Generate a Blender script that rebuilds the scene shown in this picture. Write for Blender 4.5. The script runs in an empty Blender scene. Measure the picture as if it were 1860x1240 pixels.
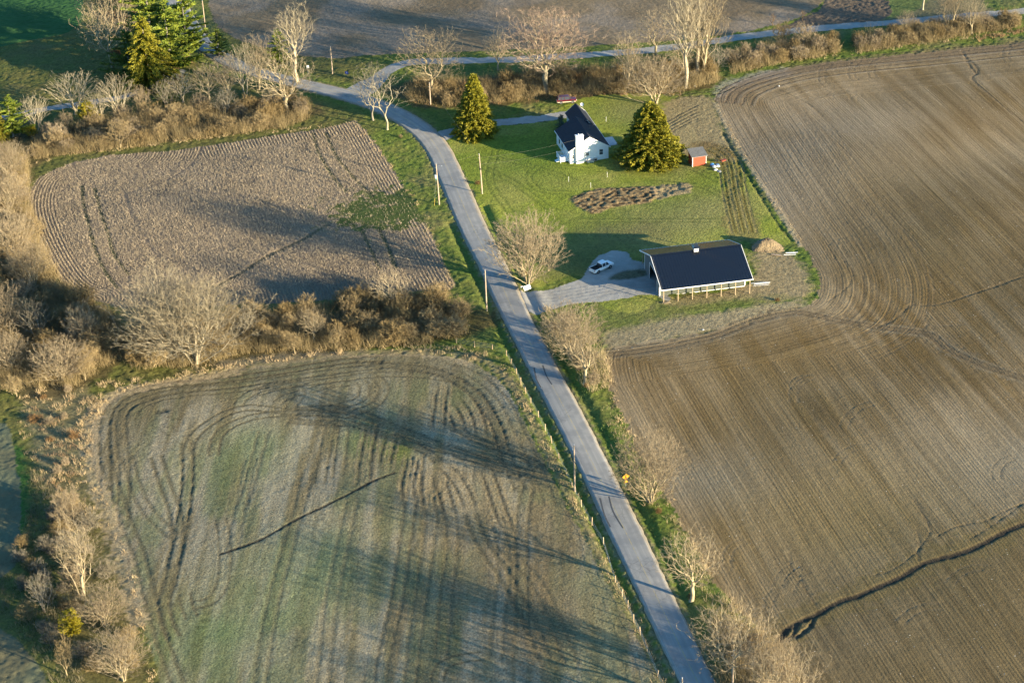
import bpy, bmesh, math, random
import numpy as np
from mathutils import Vector, Matrix

# ------------------------------------------------------------------ camera, sky, sun, exposure
sc = bpy.context.scene
COL = sc.collection
TH, FPX, CH, ROLL = math.radians(30.5), 3600.0, 200.0, math.radians(-2.0)
_f = np.array([0, math.cos(TH), -math.sin(TH)]); _r0 = np.array([1., 0, 0]); _u0 = np.cross(_r0, _f)
_r = _r0 * math.cos(ROLL) + _u0 * math.sin(ROLL); _u = -_r0 * math.sin(ROLL) + _u0 * math.cos(ROLL)
cd = bpy.data.cameras.new('camera'); cam = bpy.data.objects.new('camera', cd); COL.objects.link(cam)
cd.sensor_width = 36; cd.lens = FPX / 1860 * 36; cd.clip_start = 1; cd.clip_end = 20000
cam.matrix_world = Matrix(((_r[0], _u[0], -_f[0], 0), (_r[1], _u[1], -_f[1], 0), (_r[2], _u[2], -_f[2], CH), (0, 0, 0, 1)))
sc.camera = cam
sc.render.resolution_x = 1024; sc.render.resolution_y = 682
SUN_EL, SUN_AZ = math.radians(9.5), math.radians(121)      # azimuth clockwise from +Y
w = bpy.data.worlds.new('World'); sc.world = w; w.use_nodes = True
nt = w.node_tree; bg = nt.nodes['Background']
sky = nt.nodes.new('ShaderNodeTexSky'); sky.sky_type = 'NISHITA'; sky.sun_disc = False
sky.sun_elevation = SUN_EL; sky.sun_rotation = SUN_AZ; sky.air_density = 1.0; sky.dust_density = 0.6; sky.ozone_density = 2.2
tint = nt.nodes.new('ShaderNodeMix'); tint.data_type = 'RGBA'; tint.blend_type = 'MULTIPLY'; tint.inputs[0].default_value = 1; tint.inputs[7].default_value = (.62, .98, 1.22, 1)   # cool clear evening sky
nt.links.new(sky.outputs[0], tint.inputs[6]); nt.links.new(tint.outputs[2], bg.inputs[0]); bg.inputs[1].default_value = 0.088
sd_ = bpy.data.lights.new('sun', 'SUN'); sun = bpy.data.objects.new('sun', sd_); COL.objects.link(sun)
sd_.energy = 5.0; sd_.angle = math.radians(0.45); sd_.color = (1.0, 0.83, 0.56)
sv = Vector((math.sin(SUN_AZ) * math.cos(SUN_EL), math.cos(SUN_AZ) * math.cos(SUN_EL), math.sin(SUN_EL)))
sun.rotation_euler = sv.to_track_quat('Z', 'Y').to_euler()
sc.view_settings.view_transform = 'Standard'; sc.view_settings.look = 'None'
sc.view_settings.exposure = 1.9; sc.view_settings.gamma = 1; sc.view_settings.use_curve_mapping = False
sc.cycles.max_bounces = 5; sc.cycles.diffuse_bounces = 3; sc.cycles.glossy_bounces = 3

RNG = np.random.default_rng(7); random.seed(7)

# ------------------------------------------------------------------ ground height and photo-to-ground helpers
def Hm(x, y):
    return 0.42 * np.sin(x / 21 + 1.0) * np.cos(y / 27) + 0.28 * np.sin((x + y) / 19 + .5) + .15 * np.sin((x - 1.3 * y) / 11)
def G(px, py, z=None):
    d = _f + _r * ((px - 930) / FPX) - _u * ((py - 620) / FPX)
    zz = 0.0 if z is None else z
    for _ in range(4 if z is None else 1):
        k = (zz - CH) / d[2]; x, y = d[0] * k, d[1] * k
        if z is None: zz = float(Hm(x, y))
    return x, y
def P(x, y, z):
    v = np.array([x, y, z - CH]); q = v @ _f
    return 930 + FPX * (v @ _r) / q, 620 - FPX * (v @ _u) / q
def pxm(x, y): return FPX / (np.array([x, y, -CH]) @ _f)
def height_to(px, py, top):
    x, y = G(px, py); z0 = float(Hm(x, y)); lo, hi = 0.2, 40
    for _ in range(30):
        m = (lo + hi) / 2
        if P(x, y, z0 + m)[1] > top: lo = m
        else: hi = m
    return lo
def cr(pts, n=6, closed=False):
    p = [np.array(q, float) for q in pts]
    if closed: p = [p[-1]] + p + [p[0], p[1]]
    else: p = [2 * p[0] - p[1]] + p + [2 * p[-1] - p[-2]]
    out = []
    for i in range(1, len(p) - 2):
        a, b, c, d = p[i - 1:i + 3]
        for k in range(n):
            t = k / n
            out.append(.5 * ((2 * b) + (-a + c) * t + (2 * a - 5 * b + 4 * c - d) * t * t + (-a + 3 * b - 3 * c + d) * t ** 3))
    if not closed: out.append(p[-2])
    return np.array(out)
def Wp(pts, n=6, closed=False):
    return np.array([G(*q) for q in cr(pts, n, closed)])

# ------------------------------------------------------------------ tagging
def tag(o, label=None, cat=None, group=None, kind=None):
    if label: o['label'] = label
    if cat: o['category'] = cat
    if group: o['group'] = group
    if kind: o['kind'] = kind
    return o
def empty(name, loc, rz=0, parent=None):
    o = bpy.data.objects.new(name, None); COL.objects.link(o); o.location = loc; o.rotation_euler = (0, 0, rz)
    o.empty_display_size = .5
    if parent: o.parent = parent
    return o
def np_mesh(name, V, quads=None, tris=None, mats=(), smooth=False, fm=None):
    me = bpy.data.meshes.new(name)
    V = np.asarray(V, np.float32); nq = 0 if quads is None else len(quads); ntr = 0 if tris is None else len(tris)
    me.vertices.add(len(V)); me.vertices.foreach_set('co', V.ravel())
    loops = []
    if nq: loops.append(np.asarray(quads, np.int32).ravel())
    if ntr: loops.append(np.asarray(tris, np.int32).ravel())
    L = np.concatenate(loops); me.loops.add(len(L)); me.loops.foreach_set('vertex_index', L)
    me.polygons.add(nq + ntr)
    st = np.concatenate([np.arange(nq) * 4, nq * 4 + np.arange(ntr) * 3]).astype(np.int32)
    me.polygons.foreach_set('loop_start', st)
    for m in mats: me.materials.append(m)
    if fm is not None: me.polygons.foreach_set('material_index', np.asarray(fm, np.int32))
    me.polygons.foreach_set('use_smooth', np.full(nq + ntr, smooth))
    me.update(calc_edges=True)
    return me
def add_obj(name, me, parent=None):
    o = bpy.data.objects.new(name, me); COL.objects.link(o)
    if parent: o.parent = parent
    return o

# ------------------------------------------------------------------ materials
class NB:
    def __init__(s, name):
        s.m = bpy.data.materials.new(name); s.m.use_nodes = True; s.t = s.m.node_tree; s.b = s.t.nodes['Principled BSDF']
    def n(s, kind, **kw):
        nd = s.t.nodes.new('ShaderNode' + kind)
        for k, v in kw.items(): setattr(nd, k, v)
        return nd
    def l(s, a, b): s.t.links.new(a, b)
    def val(s, sock, v):
        if hasattr(v, 'is_output'): s.l(v, sock)
        else: sock.default_value = v
    def math(s, op, a, b=0.0, c=None):
        nd = s.n('Math', operation=op); s.val(nd.inputs[0], a); s.val(nd.inputs[1], b)
        if c is not None: s.val(nd.inputs[2], c)
        return nd.outputs[0]
    def noise(s, vec, scale, detail=3, rough=.55, dim='3D'):
        nd = s.n('TexNoise', noise_dimensions=dim); nd.inputs['Scale'].default_value = scale
        nd.inputs['Detail'].default_value = detail; nd.inputs['Roughness'].default_value = rough
        if vec is not None: s.l(vec, nd.inputs['Vector'])
        return nd.outputs['Fac']
    def mix(s, fac, a, b, mode='MIX'):
        nd = s.n('Mix', data_type='RGBA', blend_type=mode)
        s.val(nd.inputs[0], fac); s.val(nd.inputs[6], a); s.val(nd.inputs[7], b)
        return nd.outputs[2]
    def ramp(s, v, lo, hi, a=0., b=1.):
        nd = s.n('MapRange'); s.val(nd.inputs[0], v)
        for i, q in zip((1, 2, 3, 4), (lo, hi, a, b)): nd.inputs[i].default_value = q
        return nd.outputs[0]
    def scalevec(s, vec, v3):
        nd = s.n('Mapping'); s.l(vec, nd.inputs[0]); nd.inputs['Scale'].default_value = v3; return nd.outputs[0]
    def bump(s, h, dist, strength=1.0, prev=None):
        nd = s.n('Bump'); s.l(h, nd.inputs['Height']); nd.inputs['Distance'].default_value = dist
        nd.inputs['Strength'].default_value = strength
        if prev is not None: s.l(prev, nd.inputs['Normal'])
        s.l(nd.outputs[0], s.b.inputs['Normal']); return nd.outputs[0]
def c4(c): return (c[0], c[1], c[2], 1)
def simple(name, col, rough=.7, var=.15, scale=3., bump=0., metal=0., spec=None, rnd=0.):
    k = NB(name); tc = k.n('TexCoord').outputs['Object']
    f = k.ramp(k.noise(tc, scale), .3, .7, 1 - var, 1 + var)
    c = k.mix(1., c4(col), k.n('CombineColor').outputs[0], 'MULTIPLY')
    cc = k.t.nodes[-2] if False else None
    comb = [x for x in k.t.nodes if x.type == 'COMBINE_COLOR'][0]
    if rnd:
        oi = k.n('ObjectInfo').outputs['Random']; f = k.math('MULTIPLY', f, k.ramp(oi, 0, 1, 1 - rnd, 1 + rnd))
    for i in range(3): k.l(f, comb.inputs[i])
    k.l(c, k.b.inputs['Base Color']); k.b.inputs['Roughness'].default_value = rough; k.b.inputs['Metallic'].default_value = metal
    if spec is not None: k.b.inputs['Specular IOR Level'].default_value = spec
    if bump: k.bump(k.noise(tc, scale * 3), bump)
    return k.m

def ground_mat(name, fines, rows=(), bump=.05, bscale=3., speck=None, rough=.95, bump2=0., sine=None):
    """colour from the modelled field pattern (attribute Col) broken up by soil noise; drill rows along attribute row"""
    k = NB(name); pos = k.n('NewGeometry').outputs['Position']
    col = k.n('Attribute', attribute_name='Col').outputs['Color']
    f = None; hs = []
    for sc_, amt in fines:
        nn = k.noise(pos, sc_, 4, .62); v = k.math('MULTIPLY', k.math('SUBTRACT', nn, .5), amt * 2.4)
        f = v if f is None else k.math('ADD', f, v)
    h = k.noise(pos, bscale, 5, .68)
    if rows:
        rv = k.n('Attribute', attribute_name='row').outputs['Vector']
        for (fu, fv, amt, hb) in rows:
            nn = k.noise(k.scalevec(rv, (fu, fv, 0)), 1.0, 2, .5)
            v = k.math('MULTIPLY', k.math('SUBTRACT', nn, .5), amt * 2.4); f = k.math('ADD', f, v)
            h = k.math('ADD', h, k.math('MULTIPLY', nn, hb))
    if sine:
        sp = k.n('SeparateXYZ'); k.l(rv, sp.inputs[0]); wob = k.math('MULTIPLY', k.noise(k.scalevec(rv, (.9, .15, 0)), 1., 2), 3.4)
        sn = k.math('MULTIPLY_ADD', k.math('SINE', k.math('ADD', k.math('MULTIPLY', sp.outputs[0], 6.2832 / sine[0]), wob)), .5, .5)
        am = k.ramp(k.noise(k.scalevec(rv, (.12, .03, 0)), 1., 3), .35, .65, .25, 1.); sn = k.math('MULTIPLY', sn, am)
        f = k.math('ADD', f, k.math('MULTIPLY', k.math('SUBTRACT', sn, .3), sine[1] * 2)); h = k.math('ADD', h, k.math('MULTIPLY', sn, sine[2]))
    f = k.math('MAXIMUM', k.math('ADD', f, 1.0), .15)
    comb = k.n('CombineColor')
    for i in range(3): k.l(f, comb.inputs[i])
    c = k.mix(1., col, comb.outputs[0], 'MULTIPLY')
    if speck:
        vo = k.n('TexVoronoi'); vo.inputs['Scale'].default_value = speck[0]; k.l(pos, vo.inputs['Vector'])
        msk = k.math('MULTIPLY', k.ramp(vo.outputs['Distance'], speck[1], speck[1] * .5, 0, 1), k.math('GREATER_THAN', k.noise(pos, .6, 2), speck[2]))
        c = k.mix(msk, c, c4(speck[3]))
    k.l(c, k.b.inputs['Base Color']); k.b.inputs['Roughness'].default_value = rough
    k.b.inputs['Specular IOR Level'].default_value = .12
    prev = k.bump(h, bump)
    if bump2: k.bump(k.noise(pos, bscale * 4.5, 3, .6), bump2, 1., prev)
    return k.m
# ------------------------------------------------------------------ terrain grid
STEP = .32
gx = np.arange(-178, 178, STEP); gy = np.arange(214, 612, STEP)
X, Y = np.meshgrid(gx, gy)                      # [row, col]
NYg, NXg = X.shape
def vnoise(scale, seed, ax=1., ay=1., ang=0., XX=None, YY=None):
    XX = X if XX is None else XX; YY = Y if YY is None else YY
    r = np.random.default_rng(seed); T = r.random((256, 256)).astype(np.float32)
    c, s = math.cos(ang), math.sin(ang)
    a = (XX * c + YY * s) / (scale * ax) + 1000; b = (-XX * s + YY * c) / (scale * ay) + 1000
    i = np.floor(a).astype(int); j = np.floor(b).astype(int); u = a - i; v = b - j
    u = u * u * (3 - 2 * u); v = v * v * (3 - 2 * v); i %= 256; j %= 256; i1 = (i + 1) % 256; j1 = (j + 1) % 256
    return (T[i, j] * (1 - u) + T[i1, j] * u) * (1 - v) + (T[i, j1] * (1 - u) + T[i1, j1] * u) * v
def fbm(scale, seed, o=3, **k):
    s = 0; a = 1; t = 0
    for q in range(o): s = s + a * vnoise(scale / 2 ** q, seed + q * 17, **k); t += a; a *= .55
    return s / t
def sst(a, b, x):
    t = np.clip((x - a) / (b - a), 0, 1); return t * t * (3 - 2 * t)
def inside(poly, XX, YY):
    r = np.zeros(XX.shape, bool); n = len(poly)
    for k in range(n):
        x1, y1 = poly[k]; x2, y2 = poly[(k + 1) % n]
        if y1 == y2: continue
        c = ((y1 > YY) != (y2 > YY)) & (XX < (x2 - x1) * (YY - y1) / (y2 - y1) + x1); r ^= c
    return r
def bbox(pts, m):
    x0, y0 = pts.min(0) - m; x1, y1 = pts.max(0) + m
    i0 = max(0, int((y0 - gy[0]) / STEP)); i1 = min(NYg, int((y1 - gy[0]) / STEP) + 2)
    j0 = max(0, int((x0 - gx[0]) / STEP)); j1 = min(NXg, int((x1 - gx[0]) / STEP) + 2)
    return slice(i0, i1), slice(j0, j1)
def pdist(pts, XX, YY, closed=False):
    """distance, side, arc length to a polyline"""
    D = np.full(XX.shape, 1e9, np.float32); S = np.ones(XX.shape, np.float32); T = np.zeros(XX.shape, np.float32); acc = 0.
    n = len(pts); rg = range(n if closed else n - 1)
    for k in rg:
        a = pts[k]; b = pts[(k + 1) % n]; e = b - a; L = math.hypot(*e)
        if L < 1e-6: continue
        t = np.clip(((XX - a[0]) * e[0] + (YY - a[1]) * e[1]) / L ** 2, 0, 1)
        dx = XX - a[0] - t * e[0]; dy = YY - a[1] - t * e[1]; d = dx * dx + dy * dy
        m = d < D; D[m] = d[m]; S[m] = np.sign(e[0] * dy - e[1] * dx)[m]; T[m] = (acc + t * L)[m]; acc += L
    return np.sqrt(D), S, T
def sdist(px_poly, n=5, m=14, smooth=True):
    """signed distance (positive inside) to a closed photo outline, clipped to m metres"""
    pts = Wp(px_poly, n, True) if smooth else np.array([G(*q) for q in px_poly])
    R = np.full(X.shape, -float(m), np.float32); sl = bbox(pts, m)
    d, _, _ = pdist(pts, X[sl], Y[sl], True); ins = inside(pts, X[sl], Y[sl])
    R[sl] = np.where(ins, np.minimum(d, 60), -np.minimum(d, m)); return R
Z = Hm(X, Y).astype(np.float32)
C = np.zeros(X.shape + (3,), np.float32); U = np.zeros(X.shape, np.float32); Vv = np.zeros(X.shape, np.float32)
zone = np.zeros(X.shape, np.int8)
N1 = fbm(9, 1); N2 = fbm(3, 2); N3 = fbm(22, 3); N4 = fbm(1.2, 4, 2); N5 = vnoise(.7, 5)
def lay(mask, col, sl=None):
    m = np.clip(mask, 0, 1)[..., None]
    if sl is None: C[:] = C * (1 - m) + np.array(col, np.float32) * m
    else: C[sl] = C[sl] * (1 - m) + np.array(col, np.float32) * m
def stroke(px, width, col=None, st=1., dz=0., rag=.5, n=6, offs=(0,), berm=0., world=False, fade=0.):
    pts = px if world else Wp(px, n); mm = width * 1.8 + max(abs(o) for o in offs) + 1; sl = bbox(pts, mm)
    if sl[0].stop <= sl[0].start or sl[1].stop <= sl[1].start: return
    XX, YY = X[sl], Y[sl]; d, s, t = pdist(pts, XX, YY); sg = d * s; Lr = t.max() + 1e-6
    e = sst(0, .7, t) * sst(0, .7, Lr - t) if not fade else np.clip(np.minimum(t, Lr - t) / fade, 0, 1)
    for o in offs:
        q = np.abs(sg - o) + (N5[sl] - .5) * rag * width + (N2[sl] - .5) * rag * width * .6
        k = 1 - sst(width * .32, width * .68, q)
        if col is not None: lay(k * st * e, col, sl)
        if dz:
            Z[sl] -= dz * k * e
            if berm: Z[sl] += berm * np.exp(-((q - width * .75) / (width * .25)) ** 2) * e * (.75 + .5 * N5[sl])
def dirv(vx, at, vy=-1500):
    """ground direction of rows that run to the photo vanishing point seen at a photo point"""
    a = np.array(G(*at)); q = (at[0] + (vx - at[0]) * .05, at[1] + (vy - at[1]) * .05); b = np.array(G(*q)); e = b - a; return e / np.linalg.norm(e)

# base: rough grass
GR = (.105, .14, .024); GRB = (.18, .165, .045); DRY = (.20, .155, .075); MUD = (.105, .078, .042)
C[:] = np.array(GR)
lay(sst(.35, .75, N2) * .6, GRB); lay(sst(.55, .85, N1) * .7, DRY); lay(sst(.5, .8, N4) * .35, (.035, .075, .02))

# ---- road centre lines (photo edges averaged)
RL = [(240, -80), (285, -30), (303, 5), (325, 38), (352, 75), (385, 103), (430, 128), (490, 146), (560, 165), (620, 183), (680, 205), (720, 228), (753, 251), (777, 283), (800, 333), (833, 413), (870, 482), (907, 563), (933, 615), (970, 688), (1010, 765), (1042, 828), (1087, 923), (1151, 1056), (1208, 1183), (1238, 1242), (1285, 1340)]
RR = [(280, -80), (318, -30), (338, 5), (356, 40), (376, 73), (405, 96), (450, 117), (505, 134), (565, 148), (625, 160), (675, 172), (733, 194), (780, 224), (812, 257), (837, 307), (885, 413), (915, 474), (960, 570), (985, 617), (1017, 678), (1053, 742), (1097, 828), (1143, 920), (1208, 1056), (1270, 1180), (1300, 1242), (1350, 1340)]
rl = Wp(RL, 5); rr = Wp(RR, 5); rc = (rl + rr) / 2
road_hw = 2.75
dR, sR, tR = pdist(rc[::2], X, Y)
sgR = dR * sR                                    # negative = right-hand side of the picture
DITCH = lambda a, b, dep: dep * np.exp(-((dR - a) / b) ** 2)
right = sgR < 0
alongY = Y
# verge grass, ditches
lay((1 - sst(4.5, 9, dR + N2 * 2)) * .8, (.10, .135, .024)); lay((1 - sst(4.5, 9, dR + N2 * 2)) * sst(.45, .75, N1) * .6, (.20, .175, .06)); lay((1 - sst(2.9, 3.9, dR + (N5 - .5) * 1.2)) * .85, (.22, .18, .10))
Z -= np.where(right, DITCH(4.6, .9, .42) * (Y < 392), DITCH(4.4, .8, .30) * (Y < 400)).astype(np.float32)
Z += np.where(right, 0, .18 * np.exp(-((dR - 6.5) / 1.3) ** 2)) * (Y < 400)
Z -= .13 * (1 - sst(2.6, 3.3, dR))

# ---- fields
F_RIGHT = [(1980, 60), (1860, 77), (1700, 93), (1560, 107), (1450, 121), (1370, 140), (1315, 160), (1298, 185), (1325, 240), (1370, 315), (1425, 400), (1462, 455), (1488, 505), (1480, 545), (1440, 562), (1340, 590), (1240, 610), (1130, 628), (1100, 645), (1108, 700), (1150, 800), (1200, 885), (1245, 965), (1300, 1060), (1370, 1140), (1430, 1240), (1500, 1400), (2200, 1500), (2300, 500)]
F_STUB = [(640, 220), (600, 231), (500, 246), (400, 262), (300, 275), (200, 283), (120, 300), (70, 325), (52, 370), (62, 420), (90, 480), (125, 525), (170, 545), (260, 560), (450, 552), (600, 545), (720, 530), (822, 525), (812, 490), (790, 440), (765, 390), (725, 325), (685, 265), (655, 228)]
F_CROP = [(190, 728), (240, 706), (330, 690), (450, 668), (560, 652), (680, 642), (790, 646), (860, 660), (915, 700), (950, 760), (985, 830), (1020, 900), (1065, 985), (1110, 1070), (1150, 1140), (1195, 1235), (1240, 1400), (260, 1400), (290, 1240), (255, 1140), (230, 1050), (195, 930), (168, 850), (165, 780)]
F_FAR = [(372, -20), (385, 30), (410, 60), (470, 85), (540, 100), (600, 106), (680, 100), (735, 98), (900, 92), (1100, 82), (1280, 68), (1390, 50), (1470, 22), (1500, -20), (1500, -140), (340, -140)]
F_TOPL = [(-120, -120), (130, -120), (150, 0), (140, 50), (60, 72), (-120, 88)]
F_L1 = [(-120, 740), (8, 770), (28, 830), (38, 900), (34, 980), (15, 1040), (-120, 1075)]
F_L2 = [(-120, 1110), (5, 1145), (50, 1180), (88, 1240), (100, 1400), (-120, 1400)]
F_TOPR = [(1500, -140), (1500, 0), (1440, 40), (1400, 62), (1500, 52), (1590, 40), (1620, 20), (1600, -20), (1600, -140)]
sRt = sdist(F_RIGHT, 5, 14); sSt = sdist(F_STUB); sCr = sdist(F_CROP); sFa = sdist(F_FAR); sTL = sdist(F_TOPL, 4, 8); sL1 = sdist(F_L1, 4, 8); sL2 = sdist(F_L2, 4, 8); sTR = sdist(F_TOPR, 4, 8)
jag = (N2 - .5) * 1.6 + (N5 - .5) * .8
def along(dr):
    n = np.array([-dr[1], dr[0]]); return X * n[0] + Y * n[1], X * dr[0] + Y * dr[1]

lay((zone == 0) * sst(-28, -40, X) * sst(4, 9, dR) * (.45 + .4 * N2), (.12, .10, .035))
# right ploughed field
dr1 = dirv(-130, (1500, 700)); u0, v0 = along(dr1)
m = sRt + jag > 0; zone[m] = 1
pts = Wp(F_RIGHT[:22], 5); dB, _, tB = pdist(pts, X, Y)
head = (dB < 19 + 5 * N3) & (v0 > along(dr1)[1][int((G(1600, 600)[1] - gy[0]) / STEP), int((G(1600, 600)[0] - gx[0]) / STEP)] - 6)
U[m] = np.where(head, dB, u0)[m]; Vv[m] = np.where(head, tB, v0)[m]
streak = fbm(5., 31, 3, ax=.35, ay=7, ang=math.atan2(dr1[1], dr1[0]) - math.pi / 2)
streak2 = vnoise(1.6, 37, ax=.6, ay=14, ang=math.atan2(dr1[1], dr1[0]) - math.pi / 2)
cc = np.array([.205, .16, .098]) * (1 - .0 * streak[..., None])
t = sst(.25, .8, streak * .45 + N3 * .55)[..., None]
cc = np.array([.255, .188, .105]) * (1 - t) + np.array([.135, .086, .031]) * t
cc *= (1 + .16 * (streak2[..., None] - .5))
C[m] = cc[m]
lay(m * (1 - sst(0, 13, dB + N2 * 5)) * .5, (.255, .20, .125))
for (bx, by, br, bc, bs) in [(1790, 830, 18, (.29, .245, .17), .5), (1260, 880, 10, (.27, .235, .17), .5), (1400, 350, 20, (.28, .235, .17), .55), (1480, 240, 26, (.27, .22, .155), .5), (1700, 450, 26, (.12, .092, .045), .5), (1400, 700, 18, (.12, .09, .04), .5), (1560, 960, 22, (.165, .122, .045), .6), (1660, 1150, 24, (.11, .085, .045), .6), (1640, 330, 22, (.15, .115, .06), .4)]:
    wx, wy = G(bx, by); lay(m * np.exp(-(((X - wx) ** 2 + (Y - wy) ** 2) / br ** 2)) * bs * (.6 + .8 * N1), bc)
# stubble field
m = sSt + jag * .6 > 0; zone[m] = 2
e = np.array(G(640, 222)) - np.array(G(812, 520)); e /= np.linalg.norm(e); uS, vS = along(e)
dBs, _, tBs = pdist(Wp([(200, 283), (120, 300), (70, 325), (52, 370), (62, 420), (90, 480), (125, 525), (170, 545)], 6), X, Y)
bl = dBs < 22
U[m] = np.where(bl, dBs, uS)[m]; Vv[m] = np.where(bl, tBs, vS)[m]
C[m] = (np.array([.175, .135, .095]) * (1 + .5 * (N1[..., None] - .5)))[m]
gp = np.exp(-(((X - G(690, 385)[0]) / 12.5) ** 2 + ((Y - G(690, 385)[1]) / 9.5) ** 2) ** 1.5)
gp2 = np.exp(-(((X - G(745, 365)[0]) / 6) ** 2 + ((Y - G(745, 365)[1]) / 9) ** 2))
gpm = np.clip(gp + gp2, 0, 1) * m; lay(sst(.25, .75, gpm + (N2 - .5) * 1.3 + (N5 - .5) * .7) * m * (gpm > .04), (.062, .085, .022))
# lower crop field
m = sCr + jag * .5 > 0; zone[m] = 3
dr3 = dirv(1000, (740, 1000)); u3, v3 = along(dr3); a3 = math.atan2(dr3[1], dr3[0]) - math.pi / 2
dB3, _, tB3 = pdist(Wp(F_CROP[:17] , 5), X, Y); dB3l, _, tB3l = pdist(Wp([(290, 1240), (255, 1140), (230, 1050), (195, 930), (168, 850), (165, 780), (190, 728)], 5), X, Y)
U[m] = u3[m]; Vv[m] = v3[m]
s3 = fbm(4.5, 51, 3, ax=.5, ay=5, ang=a3); s3b = fbm(3, 61, 2, ax=.6, ay=9, ang=a3); g3 = fbm(13, 71, 3)
base = np.array([.275, .235, .155])[None, None] * np.ones(X.shape + (1,))
def mixc(b, t, c): t = np.clip(t, 0, 1)[..., None]; return b * (1 - t) + np.array(c) * t
base = mixc(base, sst(.40, .72, s3) * .8, (.16, .122, .058))
base = mixc(base, sst(.47, .68, g3 * .6 + s3b * .4) * .6, (.115, .14, .06))
base = mixc(base, sst(.5, .8, s3b) * .35, (.15, .125, .07))
hd = (1 - sst(5, 17, np.minimum(dB3, 40) + N2 * 4)) * (Y > G(600, 900)[1])
base = mixc(base, hd * .55, (.12, .105, .055))
C[m] = base[m]
for (bx, by, br, bc, bs) in [(450, 800, 7, (.10, .145, .055), .5), (430, 850, 8, (.10, .145, .055), .4), (600, 700, 14, (.13, .13, .08), .4), (930, 720, 7, (.30, .27, .22), .5), (390, 1150, 14, (.08, .14, .05), .5), (560, 1010, 12, (.08, .14, .06), .4), (725, 820, 4, (.16, .17, .035), .8), (660, 800, 5, (.11, .14, .04), .6), (830, 730, 6, (.10, .12, .04), .6), (900, 820, 7, (.15, .115, .055), .6), (860, 1000, 14, (.14, .10, .05), .5), (1000, 1120, 12, (.15, .105, .055), .5)]:
    wx, wy = G(bx, by); lay(m * np.exp(-(((X - wx) ** 2 + (Y - wy) ** 2) / br ** 2)) * bs * (.5 + N1), bc)
# far field, top left green, left strips, top right
m = sFa + jag > 0; zone[m] = 4; drf = dirv(-700, (800, 40)); uf, vf = along(drf); U[m] = uf[m]; Vv[m] = vf[m]
C[m] = mixc(mixc(np.ones(X.shape + (1,)) * np.array([.17, .13, .08]), sst(.4, .7, fbm(14, 81)), (.21, .17, .125)), sst(.5, .8, N1) * .4, (.13, .09, .05))[m]
m = sTL + jag > 0; zone[m] = 5; C[m] = (np.array([.040, .105, .030]) * (1 + .5 * (N3[..., None] - .5)))[m]; U[m] = (Y * .9 + X * .2)[m]; Vv[m] = X[m]
m = (sL1 + jag * .5 > 0) | (sL2 + jag * .5 > 0); zone[m] = 6; C[m] = mixc(np.ones(X.shape + (1,)) * np.array([.125, .115, .065]), sst(.4, .7, N1) * .6, (.12, .145, .09))[m]; U[m] = u3[m]; Vv[m] = v3[m]
m = sTR + jag > 0; zone[m] = 7; C[m] = mixc(np.ones(X.shape + (1,)) * np.array([.11, .085, .06]), sst(.4, .7, N1) * .5, (.16, .12, .08))[m]; U[m] = X[m]; Vv[m] = Y[m]
lay((zone == 0) * sst(-.2, .5, -(X * 0) + (Y > 500) * (X > 95)) * .5, (.05, .09, .025))
# lawn round the house
LAWN = [(815, 262), (850, 238), (930, 228), (1030, 215), (1010, 200), (1060, 178), (1160, 170), (1230, 185), (1290, 290), (1330, 290), (1400, 380), (1440, 440), (1380, 440), (1340, 432), (1240, 470), (1180, 560), (1100, 560), (1050, 500), (960, 525), (905, 440), (850, 330)]
sLa = sdist(LAWN, 4, 8); m = (sLa + jag > 0) & (zone == 0); zone[m] = 8
C[m] = mixc(mixc(np.ones(X.shape + (1,)) * np.array([.185, .215, .028]), sst(.4, .75, N1) * .65, (.27, .25, .07)), sst(.5, .8, N2) * .5, (.10, .15, .02))[m]
for (bx, by, br, bc, bs) in [(950, 290, 14, (.10, .16, .022), .6), (1150, 200, 9, (.22, .205, .08), .7), (1250, 400, 9, (.23, .21, .08), .8), (1070, 470, 14, (.085, .095, .035), .8), (930, 430, 9, (.08, .12, .02), .6), (1190, 440, 6, (.22, .20, .075), .7)]:
    wx, wy = G(bx, by); lay((zone == 8) * np.exp(-(((X - wx) ** 2 + (Y - wy) ** 2) / br ** 2)) * bs, bc)
for (bx, by, br, bc, bs) in [(1300, 380, 9, (.21, .19, .07), .7), (1200, 385, 8, (.17, .18, .05), .5), (1100, 430, 8, (.13, .13, .05), .7), (1170, 415, 7, (.16, .14, .06), .6), (1090, 520, 5, (.16, .13, .06), .5), (920, 330, 5, (.18, .18, .05), .6), (1010, 330, 6, (.17, .18, .045), .6), (1240, 300, 6, (.2, .19, .07), .6), (1130, 300, 5, (.19, .18, .06), .6)]:
    wx, wy = G(bx, by); lay((zone == 8) * np.exp(-(((X - wx) ** 2 + (Y - wy) ** 2) / br ** 2)) * bs * (.5 + N2), bc)
# mowing / tyre lines on the lawn
for q in [[(850, 290), (930, 330), (1000, 380)], [(870, 280), (960, 300), (1050, 330)], [(900, 270), (890, 330), (930, 390)], [(980, 300), (960, 320), (980, 345), (1040, 350)], [(1000, 300), (1120, 310), (1230, 300), (1310, 330)], [(1180, 330), (1280, 340), (1340, 380)], [(1060, 400), (1200, 400), (1330, 400)]]:
    stroke(q, .5, (.07, .095, .02), .5, .03, offs=(-.8, .8))
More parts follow.
